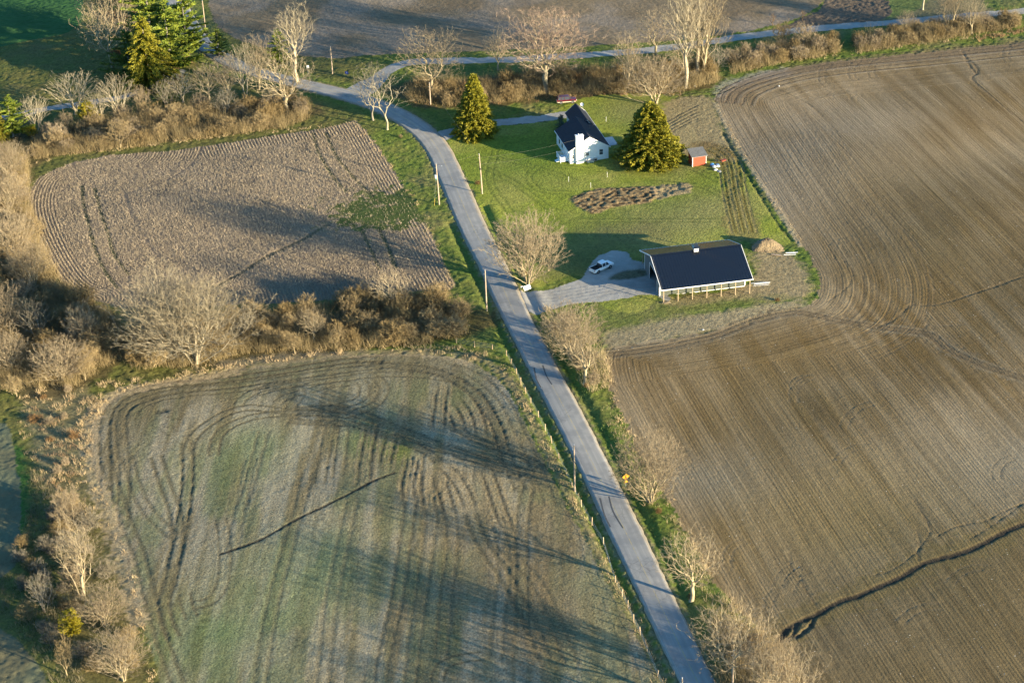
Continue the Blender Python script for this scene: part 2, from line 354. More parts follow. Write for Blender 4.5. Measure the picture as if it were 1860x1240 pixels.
# dirt patches
SM = np.zeros(X.shape, np.float32)
def patch(px, col, st=.9, soft=1.2, zn=None, m=8, nz=2.4):
    s = sdist(px, 4, m); k = sst(-soft, soft, s + (N2 - .5) * nz + (N5 - .5) * nz * .6)
    if zn is not None: k = k * np.isin(zone, zn)
    lay(k * st, col); SM[:] = np.maximum(SM, k); return s
TAN = (.27, .205, .115)
patch([(1205, 190), (1290, 175), (1310, 220), (1345, 290), (1300, 290), (1240, 275), (1210, 240)], TAN, .85)
patch([(1255, 262), (1300, 262), (1345, 285), (1300, 285)], (.13, .085, .03), .7)
patch([(1370, 440), (1420, 455), (1460, 480), (1470, 530), (1420, 545), (1350, 545), (1230, 555), (1205, 545), (1360, 515)], TAN, .9)
patch([(1105, 600), (1200, 580), (1330, 560), (1440, 545), (1460, 560), (1340, 592), (1240, 612), (1110, 640)], (.28, .22, .135), .85)
patch([(1300, 155), (1340, 140), (1420, 125), (1440, 135), (1350, 155), (1305, 185)], (.30, .27, .23), .6)
patch([(1740, -20), (1800, 20), (1830, 35), (1650, 38), (1500, 55), (1390, 66), (1330, 66), (1440, 45), (1520, 10)], (.20, .15, .10), .6, zn=[0])
patch([(1560, 0), (1680, 0), (1640, 30), (1580, 34)], (.09, .14, .03), .7, zn=[0])
patch([(40, 690), (160, 690), (150, 830), (170, 900), (100, 900), (60, 820)], (.21, .175, .10), .6, zn=[0])
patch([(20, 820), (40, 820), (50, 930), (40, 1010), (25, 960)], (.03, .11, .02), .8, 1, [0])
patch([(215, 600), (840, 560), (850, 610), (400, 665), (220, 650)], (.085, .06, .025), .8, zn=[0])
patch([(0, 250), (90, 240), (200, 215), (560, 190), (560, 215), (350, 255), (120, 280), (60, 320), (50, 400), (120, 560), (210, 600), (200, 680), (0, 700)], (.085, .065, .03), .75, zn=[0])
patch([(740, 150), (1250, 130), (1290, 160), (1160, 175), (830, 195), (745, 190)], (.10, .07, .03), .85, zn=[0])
patch([(90, 880), (170, 880), (230, 1080), (260, 1240), (110, 1240), (120, 1080)], (.12, .10, .04), .7, zn=[0])
patch([(400, 655), (560, 640), (700, 636), (560, 650), (430, 668)], (.22, .19, .13), .6, zn=[0])
# tyre marks in the soil and beaten tracks of the right field
for o in (0,):
    q = [(1095, 645), (1180, 634), (1240, 623), (1300, 609), (1345, 591), (1380, 579), (1440, 567), (1480, 572), (1530, 583), (1600, 594), (1650, 600), (1690, 608), (1720, 632), (1760, 652), (1800, 668), (1900, 700)]
    stroke(q, 3.6, (.15, .11, .062), .7, .03, .8); stroke(q, .5, (.22, .17, .10), .6, -.03, .8, offs=(-1.6, 1.3)); stroke(q, .4, (.10, .075, .045), .6, .05, .5, offs=(-.6, .7))
stroke([(1590, 595), (1625, 580), (1645, 562), (1655, 553), (1700, 553), (1760, 536), (1870, 498)], .7, (.12, .09, .05), .55, .05, .6, berm=.03)
stroke([(1670, 590), (1700, 591), (1760, 588)], .5, (.17, .13, .08), .5, .03, .6)
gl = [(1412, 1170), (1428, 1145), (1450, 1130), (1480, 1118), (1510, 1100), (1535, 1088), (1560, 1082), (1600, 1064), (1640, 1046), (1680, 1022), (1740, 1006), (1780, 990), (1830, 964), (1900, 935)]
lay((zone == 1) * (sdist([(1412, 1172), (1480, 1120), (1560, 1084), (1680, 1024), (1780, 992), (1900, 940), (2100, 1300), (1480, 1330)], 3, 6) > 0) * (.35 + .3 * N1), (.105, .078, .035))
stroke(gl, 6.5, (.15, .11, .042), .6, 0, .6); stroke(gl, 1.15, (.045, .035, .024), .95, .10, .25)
stroke([(1450, 1128), (1442, 1150), (1428, 1165)], .7, (.08, .06, .04), .9, .2, berm=.06); stroke([(1480, 1120), (1470, 1140), (1440, 1160)], .7, (.08, .06, .04), .9, .2, berm=.06)
for q in [[(1745, 92), (1758, 108), (1772, 120), (1776, 133), (1766, 143), (1788, 165), (1830, 200), (1870, 232)], [(1752, 100), (1760, 118), (1768, 128), (1774, 138)]]:
    stroke(q, .6, (.13, .095, .055), .6, .06, .5, berm=.02)
for q in [[(1430, 1003), (1440, 1030), (1455, 1050), (1470, 1078), (1490, 1108)], [(1663, 958), (1672, 990), (1655, 1010), (1620, 1035), (1580, 1045)], [(1660, 905), (1675, 930), (1690, 965), (1668, 1000), (1672, 1022)], [(1395, 155), (1430, 170), (1470, 190), (1497, 213)], [(1760, 980), (1800, 955), (1830, 935), (1870, 905)], [(1500, 550), (1540, 520), (1547, 495), (1530, 470)], [(1700, 975), (1740, 955), (1790, 945), (1820, 930), (1870, 910)]]:
    stroke(q, .4, (.12, .09, .05), .5, .05, .5, berm=.02)
def arc(cx, cy, rx, ry, a0, a1, n=9): return [(cx + rx * math.cos(math.radians(a)), cy + ry * math.sin(math.radians(a))) for a in np.linspace(a0, a1, n)]
for (cx, cy, rx, ry, a0, a1) in [(1560, 130, 14, 18, 100, 290), (1600, 128, 18, 20, 120, 280), (1512, 138, 20, 22, 110, 280), (1528, 180, 24, 14, 200, 380), (1850, 100, 24, 20, 140, 290), (1530, 460, 22, 24, 150, 300), (1570, 860, 55, 50, 200, 290), (1470, 700, 28, 16, 150, 290), (1500, 720, 60, 40, 160, 250), (1345, 1020, 26, 34, 120, 290), (1470, 1080, 60, 60, 190, 260), (1490, 1090, 60, 60, 190, 260), (1700, 1150, 70, 50, 200, 280), (1780, 1080, 60, 50, 200, 290), (1420, 1100, 24, 30, 170, 260), (1850, 860, 40, 30, 150, 260), (1600, 790, 70, 60, 190, 260)]:
    stroke(arc(cx, cy, rx, ry, a0, a1), .35, (.16, .125, .075), .45, .04, .25, offs=(-.8, .8), berm=.03)
hb = Wp([(1960, 60), (1860, 78), (1700, 94), (1560, 108), (1450, 123), (1370, 143), (1322, 165), (1308, 188)], 6)
stroke(hb, 6, (.155, .11, .065), .6, 0, .3, offs=(2,), world=True)
stroke(hb, .5, (.12, .085, .05), .6, .05, .3, offs=(-1.5, 1.2, 3.2, 5.4, 7.5), berm=.03, world=True)
stroke(hb, .5, (.27, .22, .15), .5, -.03, .4, offs=(4.3, 8.4), world=True)
for k in range(14): # headland furrows round the barn corner
    stroke(Wp([(1345, 225), (1385, 300), (1440, 385), (1478, 440), (1505, 500), (1498, 550), (1450, 575), (1400, 590)], 6), .35, (.13, .10, .06), .4, .035, .2, offs=(2.6 + k * 1.45 + .3 * math.sin(k * 2.3),), world=True, berm=.015, fade=10)
# lower field tracks, plus one tree shadow painted in the same colour
TRK_SHADOW = (.105, .088, .05)
for (q, wd, st) in [([(192, 900), (190, 830), (190, 775), (202, 738), (235, 713), (300, 699), (400, 690), (500, 676), (620, 656), (700, 650)], .9, .95), ([(222, 960), (225, 850), (218, 770), (226, 745), (255, 727), (320, 710), (420, 700), (520, 686), (620, 672), (720, 660)], .9, .6), ([(235, 765), (245, 745), (275, 727), (330, 716), (410, 709), (500, 698)], .6, .7), ([(330, 950), (338, 900), (341, 850), (343, 812), (354, 790), (378, 769), (413, 749), (456, 740), (523, 747), (620, 750)], .7, .8), ([(388, 830), (392, 800), (406, 780), (437, 764), (477, 754), (540, 750), (640, 754)], .7, .8), ([(460, 715), (520, 700), (600, 690), (680, 680), (760, 680), (830, 690)], .7, .6), ([(430, 738), (445, 720), (480, 705), (540, 695), (600, 680)], .7, .6),
        ([(654, 691), (662, 702), (659, 720), (648, 728), (630, 733), (580, 745)], .6, .7), ([(680, 684), (692, 695), (697, 706), (689, 726), (667, 741), (620, 755)], .6, .7), ([(560, 710), (600, 698), (640, 696)], .6, .6), ([(535, 700), (545, 715), (535, 730), (525, 745)], .6, .6), ([(500, 735), (520, 720), (550, 712)], .6, .6), ([(802, 664), (845, 673), (883, 697), (918, 732), (936, 769), (958, 815), (979, 863), (1000, 920)], .7, .55), ([(818, 686), (856, 711), (883, 743), (904, 780), (912, 812)], .6, .8), ([(187, 826), (205, 880), (233, 960), (253, 1010), (270, 1080), (300, 1180), (330, 1260)], 1., .55), ([(230, 826), (245, 880), (267, 926), (300, 960), (320, 975)], .9, .5), ([(283, 826), (300, 880), (318, 930), (322, 980), (312, 1040), (298, 1090), (303, 1130), (317, 1160)], 1., .7), ([(337, 800), (340, 876), (325, 980), (310, 1030)], .8, .5), ([(400, 940), (407, 976), (406, 1050), (385, 1088), (343, 1100)], .6, .6), ([(335, 1075), (340, 1100), (350, 1125)], .6, .7),
        ([(760, 826), (747, 909), (732, 1013), (720, 1093), (697, 1193), (690, 1260)], .8, .6), ([(790, 880), (783, 950), (770, 1050), (753, 1160), (745, 1250)], .8, .5), ([(818, 935), (822, 993), (813, 1060), (807, 1126), (800, 1200)], .8, .55), ([(853, 930), (875, 985), (913, 1040), (943, 1093), (965, 1135), (990, 1200)], 1.1, .7), ([(900, 930), (912, 990), (915, 1040), (907, 1113), (900, 1200)], .8, .5), ([(960, 880), (950, 930), (947, 993), (947, 1093), (950, 1150)], .9, .6), ([(793, 1240), (800, 1215), (815, 1202), (840, 1195), (880, 1189)], .6, .8), ([(560, 850), (540, 930), (515, 1020), (490, 1120), (470, 1250)], 1., .4), ([(640, 900), (620, 1000), (600, 1100), (585, 1250)], 1., .4), ([(455, 830), (440, 900), (420, 1000)], .9, .4), ([(880, 960), (930, 1010), (975, 1060), (1010, 1130), (1040, 1210)], .9, .5), ([(480, 780), (460, 850), (440, 920)], .8, .5), ([(600, 770), (590, 820), (580, 880)], .7, .6), ([(625, 770), (620, 820), (612, 870)], .7, .6)]:
    stroke(q, wd * .8, TRK_SHADOW, min(1, st * 1.05), .035, .2, offs=(-.95, .95), berm=.02)
for (q, wd, st) in [([(530, 745), (600, 742), (641, 748), (689, 766), (748, 790), (802, 812), (856, 830), (909, 848), (974, 862)], 3.4, .6), ([(520, 762), (560, 766), (640, 770), (700, 790), (745, 806), (775, 820), (800, 840)], 2.4, .6), ([(800, 760), (850, 790), (900, 812), (950, 830), (990, 850)], 2., .5), ([(640, 660), (760, 668), (830, 690), (870, 720), (900, 770), (920, 830), (945, 890)], 2.6, .45)]:  # first wide band is a roadside tree's cast shadow painted into the soil
    stroke(q, wd, TRK_SHADOW, st, .03, .5); stroke(q, .4, (.07, .06, .035), .5, .05, .6, offs=(-wd * .35, wd * .35), berm=.03)
for q in [[(677, 765), (670, 801), (663, 841), (661, 868), (656, 892)], [(712, 788), (705, 814), (699, 841), (697, 863)], [(753, 818), (747, 848), (741, 876), (742, 900), (748, 925)], [(784, 842), (776, 870), (777, 898), (784, 935)], [(804, 852), (802, 882), (810, 908), (818, 935), (822, 950)], [(790, 838), (815, 855), (835, 880), (848, 906), (857, 935)], [(843, 718), (862, 745), (872, 774), (873, 798)], [(808, 728), (826, 753), (835, 776), (840, 792)], [(858, 842), (850, 858), (850, 884)], [(838, 846), (834, 862), (836, 880)], [(805, 690), (800, 730), (797, 760), (797, 790)], [(880, 846), (893, 880), (910, 930), (925, 970)]]:
    stroke(q, .62, (.085, .07, .042), .85, .05, .05, offs=(-1.0, 1.0), berm=.035, fade=5)
    stroke(q, .45, (.24, .185, .10), .7, 0, .15, offs=(-1.7, -.35, .35, 1.7), fade=3)
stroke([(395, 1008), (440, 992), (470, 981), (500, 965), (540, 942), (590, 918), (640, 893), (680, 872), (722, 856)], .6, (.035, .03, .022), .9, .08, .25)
stroke([(288, 742), (292, 748), (300, 740)], 1.6, (.06, .055, .035), .7, .10, 1.)
# tyre lanes in the stubble
for q in [[(150, 335), (152, 370), (162, 410), (172, 450), (190, 490), (215, 525)], [(172, 340), (182, 380), (195, 420), (207, 460), (235, 500)], [(568, 240), (580, 280), (605, 320), (630, 350)], [(592, 240), (612, 285), (650, 330), (690, 370)], [(655, 415), (672, 450), (690, 490)], [(685, 410), (705, 450), (720, 490)]]:
    stroke(q, .8, (.045, .06, .02), .75, .08, .5)
stroke([(370, 530), (430, 500), (480, 468), (540, 440), (600, 405)], 1.0, (.07, .075, .03), .6, .25, .6)
# field edges in dry grass
for pl, wd, cl, st in [(F_CROP[19:24] + F_CROP[:4], 3.2, (.33, .255, .15), .75), (F_CROP[3:8], 2.0, (.30, .235, .14), .55), ([(690, 640), (800, 640), (880, 655), (935, 705), (972, 775), (1010, 850), (1060, 950), (1110, 1050), (1165, 1150), (1210, 1250)], 2.0, (.22, .175, .10), .6), ([(1298, 185), (1325, 240), (1370, 315), (1425, 400), (1455, 450)], 1.1, (.31, .25, .16), .8)]:
    stroke(pl, wd, cl, st, -.05 if wd < 2 else 0, .6)
stroke([(1312, 240), (1350, 305), (1405, 395), (1440, 440)], .7, (.07, .075, .03), .6, .14, .5)
patch([(1285, 272), (1312, 276), (1345, 300), (1352, 350), (1385, 430), (1320, 430), (1315, 330)], (.19, .15, .055), .7, 1.)
for k in range(7):
    stroke([(1290, 268), (1312, 278), (1326, 300), (1332, 340), (1340, 380), (1352, 425)], .4, (.13, .10, .025) if k % 2 else (.21, .17, .07), .9, .07, .3, offs=(-2.6 + k * .9,), berm=.03)
stroke([(1225, 175), (1300, 168), (1330, 155)], .5, (.12, .10, .05), .7, .08, offs=(-1, 1), berm=.05)
for k in range(5): stroke([(1205, 225 + k * 6), (1240, 205 + k * 6), (1270, 190 + k * 6)], .5, (.15, .115, .065), .6, .05, .4, offs=(0,), berm=.03)
patch([(1070, 560), (1200, 545), (1400, 535), (1440, 545), (1320, 562), (1200, 585), (1100, 605)], (.16, .155, .05), .45, zn=[0])
# dug garden bed
GARD = [(1036, 361), (1085, 344), (1130, 341), (1185, 340), (1190, 362), (1150, 372), (1110, 378), (1080, 388), (1066, 385)]
s = patch(GARD, (.24, .165, .085), .95, .5, nz=1.2); k = sst(-.3, .6, s); Z += k * (N5 - .35) * .3; Z += k * .1; lay(k * (N5 < .38), (.09, .06, .03))
s = patch([(1186, 340), (1220, 334), (1253, 333), (1254, 350), (1215, 358), (1190, 362)], (.27, .20, .115), .9, .5, nz=1.2); Z += sst(-.3, .6, s) * (N5 - .4) * .32
# gravel: driveways and side road
GRV = (.30, .29, .265)
def gravel(s, zid, soft=.5):
    mm = s + (N2 - .5) * 1.2 > 0; zone[mm & (dR > 2.3)] = zid
    C[mm] = (np.array(GRV) * (1 + .35 * (N1[..., None] - .5) + .3 * (N4[..., None] - .5)))[mm]
BARNDR = [(938, 532), (965, 530), (1000, 526), (1035, 514), (1062, 499), (1080, 472), (1110, 455), (1140, 458), (1150, 470), (1175, 478), (1195, 488), (1215, 545), (1180, 534), (1100, 546), (1020, 556), (968, 568)]
gravel(sdist(BARNDR, 4, 8), 9)
isl = sdist([(1106, 508), (1120, 496), (1150, 489), (1176, 490), (1175, 500), (1140, 508)], 4, 6); lay(sst(-.5, .8, isl + (N2 - .5)) * .9, (.10, .10, .05)); zone[(isl > 0)] = 8
stroke([(975, 545), (1040, 535), (1110, 522), (1190, 515)], .35, (.24, .24, .23), .5, .04, offs=(-2.5, -1.2, 0, 1.2, 2.5), berm=.03)
HD = Wp([(790, 252), (815, 242), (850, 231), (900, 223), (950, 219), (1000, 213), (1040, 207)], 6); d, _, _ = pdist(HD, X, Y); gravel(1.75 - d + sst(8, 0, np.hypot(X - HD[0][0], Y - HD[0][1])) * 1.6, 10)
SR = Wp([(650, 168), (680, 148), (700, 132), (725, 119), (760, 112), (850, 110), (940, 108), (1100, 98), (1240, 84), (1310, 73), (1390, 62), (1520, 49), (1610, 42), (1740, 31), (1860, 21), (1990, 10)], 6)
d, _, _ = pdist(SR, X, Y); gravel(1.9 - d + sst(14, 0, np.hypot(X - SR[0][0], Y - SR[0][1])) * 2.4, 11)
LR = Wp([(-40, 222), (60, 203), (125, 192), (187, 183), (250, 168), (330, 130)], 5); d, _, _ = pdist(LR, X, Y); gravel(1.3 - d, 12)
Z[(zone >= 9)] += .02
# rough micro relief by zone
rough = np.select([zone == 1, zone == 2, zone == 3, zone == 4, zone == 8, zone >= 9], [.025, .07, .05, .05, .03, .02], .16 - .10 * SM)
Z += ((N5 - .5) * rough + (vnoise(.45, 99) - .5) * rough * .7 + (N4 - .5) * rough).astype(np.float32)
# skirt of the detailed sheet
edge = np.minimum(np.minimum(X - gx[0], gx[-1] - X), np.minimum(Y - gy[0], gy[-1] - Y)); Z -= 1.2 * (1 - sst(0, 2, edge)).astype(np.float32)
def hz(x, y):
    i = min(max((y - gy[0]) / STEP, 0), NYg - 2); j = min(max((x - gx[0]) / STEP, 0), NXg - 2); a, b = int(i), int(j); u, v = i - a, j - b
    return float((Z[a, b] * (1 - v) + Z[a, b + 1] * v) * (1 - u) + (Z[a + 1, b] * (1 - v) + Z[a + 1, b + 1] * v) * u)

GM = {}
GM[0] = ground_mat('rough_grass_soil', [(.7, .4), (2.0, .7)], bump=.24, bscale=1.5, bump2=.05)
GM[1] = ground_mat('ploughed_soil', [(1.5, .26), (3.6, .42)], rows=[(2.0, .05, .42, .7), (.6, .015, .2, .3)], sine=(.62, .06, .22), bump=.085, bscale=2.6, bump2=.03, speck=(1.3, .13, .60, (.62, .56, .46)))
GM[2] = ground_mat('stubble_soil', [(1.5, .35), (3.5, .4)], rows=[(1.3, .3, .2, .5)], sine=(.76, .03, .12), bump=.10, bscale=2.6, bump2=.03)
GM[3] = ground_mat('residue_soil', [(1.1, .25), (2.9, .95), (6, .3)], rows=[(1.0, .05, .16, .3), (.28, .015, .22, 0.)], bump=.17, bscale=2.4, bump2=.035)
GM[4] = ground_mat('far_field_soil', [(.9, .3), (2.2, .45)], rows=[(.8, .04, .16, .6)], bump=.14, bscale=1.5, bump2=.03)
GM[5] = ground_mat('green_crop', [(1., .15), (5., .15)], rows=[(.4, .02, .15, .5)], bump=.06, bscale=3.)
GM[6] = ground_mat('strip_field_soil', [(1.6, .15), (5., .25)], rows=[(.8, .05, .14, .5)], bump=.07, bscale=4., bump2=.02)
GM[7] = GM[4]
GM[8] = ground_mat('lawn_grass', [(.5, .25), (1.7, .6), (4, .4)], bump=.3, bscale=1.7, bump2=.04)
GM[9] = ground_mat('gravel', [(1.2, .12), (7., .18)], bump=.05, bscale=5., bump2=.015, rough=.85)
for i in (10, 11, 12): GM[i] = GM[9]
NAMES = {0: 'ground', 1: 'ploughed_field', 2: 'stubble_field', 3: 'crop_field', 4: 'far_field', 5: 'green_field', 6: 'pasture_strip', 7: 'fallow_field', 8: 'lawn', 9: 'barn_driveway', 10: 'house_driveway', 11: 'side_road', 12: 'farm_track'}
idx = np.arange(NYg * NXg, dtype=np.int64).reshape(NYg, NXg)
fq = np.stack([idx[:-1, :-1], idx[:-1, 1:], idx[1:, 1:], idx[1:, :-1]], -1).reshape(-1, 4)
zf = zone[:-1, :-1].ravel()
xc = (X[:-1, :-1].ravel()); yc = Y[:-1, :-1].ravel()
keep = np.abs(xc) < (yc * math.cos(TH) + CH * math.sin(TH)) * 930 / FPX + 24
allV = np.stack([X.ravel(), Y.ravel(), Z.ravel()], 1); Cf = C.reshape(-1, 3); Uf = U.ravel(); Vf = Vv.ravel()
for zi, nm in NAMES.items():
    q = fq[(zf == zi) & keep]
    if not len(q): continue
    used, inv = np.unique(q, return_inverse=True)
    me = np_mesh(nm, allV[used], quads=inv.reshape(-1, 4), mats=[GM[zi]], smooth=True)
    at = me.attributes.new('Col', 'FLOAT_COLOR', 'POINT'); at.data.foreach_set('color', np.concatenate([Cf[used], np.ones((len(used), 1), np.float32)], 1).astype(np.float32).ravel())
    at = me.attributes.new('row', 'FLOAT_VECTOR', 'POINT'); at.data.foreach_set('vector', np.stack([Uf[used], Vf[used], np.zeros(len(used))], 1).astype(np.float32).ravel())
    tag(add_obj(nm, me), kind='structure')
# wide countryside out to the horizon, just under the detailed sheet
oc = simple('countryside', (.10, .10, .045), .95, .4, .02)
xs = [-9000, -4000, -1500, -600, -300, 0, 300, 600, 1500, 4000, 9000]; ys = [-6000, -2000, -600, 0, 200, 400, 620, 1000, 2000, 5000, 12000]
V = [(x, y, -1.9) for y in ys for x in xs]; q = [(j * 11 + i, j * 11 + i + 1, (j + 1) * 11 + i + 1, (j + 1) * 11 + i) for j in range(10) for i in range(10)]
tag(add_obj('terrain', np_mesh('terrain', V, quads=q, mats=[oc])), kind='structure')

# ------------------------------------------------------------------ main road
def road_material():
    k = NB('asphalt'); rv = k.n('Attribute', attribute_name='row').outputs['Vector']; pos = k.n('NewGeometry').outputs['Position']
    sep = k.n('SeparateXYZ'); k.l(rv, sep.inputs[0]); u = sep.outputs[0]
    base = k.mix(k.ramp(k.noise(k.scalevec(rv, (1.6, .04, 0)), 1., 3), .35, .65), c4((.24, .232, .212)), c4((.32, .305, .272)))
    base = k.mix(k.math('MULTIPLY', k.ramp(k.noise(pos, .3, 4), .45, .6), .7), base, c4((.19, .187, .178)))
    base = k.mix(k.math('MULTIPLY', k.ramp(k.noise(pos, 9., 3), .35, .7), .25), base, c4((.35, .34, .32)))
    # wheel paths
    for c0 in (-1.75, -.65, .65, 1.75):
        d = k.math('ABSOLUTE', k.math('SUBTRACT', u, c0)); base = k.mix(k.ramp(d, .45, .1, 0, .16), base, c4((.13, .13, .13)))
    # worn yellow centre line and pale edge
    d = k.math('ABSOLUTE', u); ln = k.math('MULTIPLY', k.ramp(d, .10, .06), k.ramp(k.noise(pos, 1.5, 3), .4, .6, .15, .75)); base = k.mix(ln, base, c4((.42, .33, .14)))
    d = k.math('ABSOLUTE', k.math('SUBTRACT', k.math('ABSOLUTE', u), 2.45)); ln = k.math('MULTIPLY', k.ramp(d, .08, .03), .25); base = k.mix(ln, base, c4((.62, .62, .60)))
    # dust and mud creeping in from the verges
    ed = k.math('MULTIPLY', k.ramp(k.math('ADD', k.math('ABSOLUTE', u), k.math('MULTIPLY', k.noise(pos, .5, 4), 1.2)), 2.75, 3.3), .75); base = k.mix(ed, base, c4((.24, .195, .13)))
    # cracks
    vo = k.n('TexVoronoi', feature='DISTANCE_TO_EDGE'); vo.inputs['Scale'].default_value = .55; wv = k.mix(.35, pos, k.n('TexNoise').outputs['Color']); k.l(pos, vo.inputs['Vector'])
    ck = k.math('MULTIPLY', k.ramp(vo.outputs['Distance'], .03, .012), k.ramp(k.noise(pos, .12, 3), .52, .6)); base = k.mix(k.math('MULTIPLY', ck, .35), base, c4((.05, .05, .05)))
    k.l(base, k.b.inputs['Base Color']); k.b.inputs['Roughness'].default_value = .8; k.bump(k.noise(pos, 14., 3), .012)
    return k.m
def strip(name, ctr, hw, mat, zoff, crown=.06, nu=9, edge=.12, skirt=.15, rag=0., seed=3):
    d = np.gradient(ctr, axis=0); d /= np.linalg.norm(d, axis=1)[:, None]; nrm = np.stack([-d[:, 1], d[:, 0]], 1)
    s = np.concatenate([[0], np.cumsum(np.linalg.norm(np.diff(ctr, axis=0), axis=1))]); V = []; R = []
    rg = np.random.default_rng(seed); hw = np.broadcast_to(hw, (len(ctr),))
    for i in range(len(ctr)):
        e0, e1 = rg.normal(0, rag), rg.normal(0, rag)
        for j in range(nu + 2):
            t = min(max((j - 1) / (nu - 1), 0), 1) * 2 - 1; h = hw[i] + (e0 if t < 0 else e1) * abs(t)
            x, y = ctr[i] + nrm[i] * t * h * (1.02 if j in (0, nu + 1) else 1)
            z = float(Hm(x, y)) + zoff + crown * (1 - t * t) - (skirt if j in (0, nu + 1) else 0)
            V.append((x, y, z)); R.append((t * h, s[i], 0))
    q = [(i * (nu + 2) + j, i * (nu + 2) + j + 1, (i + 1) * (nu + 2) + j + 1, (i + 1) * (nu + 2) + j) for i in range(len(ctr) - 1) for j in range(nu + 1)]
    q = [p[::-1] for p in q]
    me = np_mesh(name, V, quads=q, mats=[mat], smooth=True); at = me.attributes.new('row', 'FLOAT_VECTOR', 'POINT'); at.data.foreach_set('vector', np.array(R, np.float32).ravel())
    return add_obj(name, me)
def resample(p, st):
    s = np.concatenate([[0], np.cumsum(np.linalg.norm(np.diff(p, axis=0), axis=1))]); t = np.arange(0, s[-1], st)
    return np.stack([np.interp(t, s, p[:, 0]), np.interp(t, s, p[:, 1])], 1)
rcs = resample(rc, 1.0); hw_ = []
for p in rcs: hw_.append(np.clip((np.min(np.linalg.norm(rl - p, axis=1)) + np.min(np.linalg.norm(rr - p, axis=1))) / 2, 2.55, 3.1))
hw_ = np.convolve(np.pad(hw_, 6, mode='edge'), np.ones(13) / 13, 'valid')
tag(strip('road', rcs, hw_, road_material(), .06, rag=.05), kind='structure')
skm = simple('tyre_rubber_mark', (.07, .07, .07), .8)
for q in ([(970, 668), (975, 690), (984, 706)], [(986, 664), (992, 682), (1003, 700)], [(1090, 905), (1098, 935), (1110, 960)], [(1106, 902), (1114, 930), (1133, 962)]):
    p = resample(Wp(q, 5), .5); dd = np.gradient(p, axis=0); dd /= np.linalg.norm(dd, axis=1)[:, None]; V = []
    for a, b in zip(p, dd):
        dc = np.min(np.linalg.norm(rcs - a, axis=1))
        for s_ in (-.13, .13): V.append((a[0] - b[1] * s_, a[1] + b[0] * s_, float(Hm(*a)) + .06 + .06 * (1 - (dc / 2.75) ** 2) + .008))
    qd = [(2 * i, 2 * i + 2, 2 * i + 3, 2 * i + 1) for i in range(len(p) - 1)]
    tag(add_obj('road_skid_mark', np_mesh('road_skid_mark', V, quads=qd, mats=[skm])), kind='structure')
# ------------------------------------------------------------------ bare trees: minimum-path branching inside a crown outline
def unit(v): return v / (np.linalg.norm(v) + 1e-9)
def grow(rg, crown, npts, stems, bf=.62, seg=.45, turn=.5, shell=.5, wob=.06, cut=None):
    """crown=(cx,cy,cz,rx,ry,rz): points in an ellipsoid, pulled to its shell; stems: list of polylines from the ground"""
    pos, par, dr, pl = [], [], [], []
    for st in stems:
        prev = -1; L = 0
        p = cr(st, 4)
        for i, a in enumerate(p):
            d = unit(p[min(i + 1, len(p) - 1)] - p[max(i - 1, 0)]); L = 0 if prev < 0 else L + np.linalg.norm(a - pos[prev])
            pos.append(a); par.append(prev); dr.append(d); pl.append(L); prev = len(pos) - 1
    base = np.mean([s[0] for s in stems], 0)
    q = rg.normal(size=(npts * 3, 3)); q /= np.linalg.norm(q, axis=1)[:, None]
    r = rg.random(npts * 3) ** shell; r *= .86 + .28 * np.sin(q[:, 0] * 4.1 + crown[0]) * np.sin(q[:, 1] * 3.7 + 2) * np.sin(q[:, 2] * 5 + 1) + rg.normal(0, .05, npts * 3)
    pt = np.array(crown[:3]) + q * r[:, None] * np.array(crown[3:])
    pt = pt[pt[:, 2] > .12 * (crown[2] + crown[5])]
    if cut is not None: pt = pt[cut(pt)]
    pt = pt[:npts]; c0 = base + np.array([0, 0, .15 * crown[2]]); pt = pt[np.argsort(np.linalg.norm(pt - c0, axis=1))]
    M = len(pos); cap = M + npts * 14
    PO = np.zeros((cap, 3)); PO[:M] = pos; DR = np.zeros((cap, 3)); DR[:M] = dr; PL = np.zeros(cap); PL[:M] = pl; PA = np.full(cap, -1); PA[:M] = par
    tips = []
    for a in pt:
        v = a - PO[:M]; d = np.sqrt((v * v).sum(1)) + 1e-6; cs = (v * DR[:M]).sum(1) / d
        cost = d * (1 + turn * (1 - cs)) + bf * PL[:M] + np.where(v[:, 2] < -.3, .6 * -v[:, 2], 0)
        j = int(np.argmin(cost)); L = d[j]; K = max(1, min(13, int(math.ceil(L / seg)))); p0 = PO[j].copy(); m = DR[j] * L * .55; prev = j
        if M + K >= cap: break
        for k in range(1, K + 1):
            t = k / K; pp = p0 + (a - p0) * t + m * t * (1 - t) + (rg.normal(0, wob, 3) * L / K if k < K else 0)
            PO[M] = pp; PA[M] = prev; DR[M] = unit(pp - PO[prev]); PL[M] = PL[prev] + np.linalg.norm(pp - PO[prev]); prev = M; M += 1
        tips.append(prev)
    return PO[:M], PA[:M], DR[:M], tips
def tubes(A, B, ra, rb, ns):
    n = len(A); d = B - A; d /= np.linalg.norm(d, axis=1)[:, None] + 1e-9
    h = np.where(np.abs(d[:, 2:3]) > .9, np.array([[1., 0, 0]]), np.array([[0, 0, 1.]])); s = np.cross(d, h); s /= np.linalg.norm(s, axis=1)[:, None]; t = np.cross(d, s)
    V = np.zeros((n, 2 * ns, 3))
    for k in range(ns):
        c, z = math.cos(2 * math.pi * k / ns), math.sin(2 * math.pi * k / ns); o = s * c + t * z
        V[:, k] = A + o * ra[:, None] - d * ra[:, None] * .3; V[:, ns + k] = B + o * rb[:, None] + d * rb[:, None] * .3
    off = (np.arange(n) * 2 * ns)[:, None]; Q = np.concatenate([off + np.array([[k, (k + 1) % ns, ns + (k + 1) % ns, ns + k]]) for k in range(ns)], 0)
    return V.reshape(-1, 3), Q
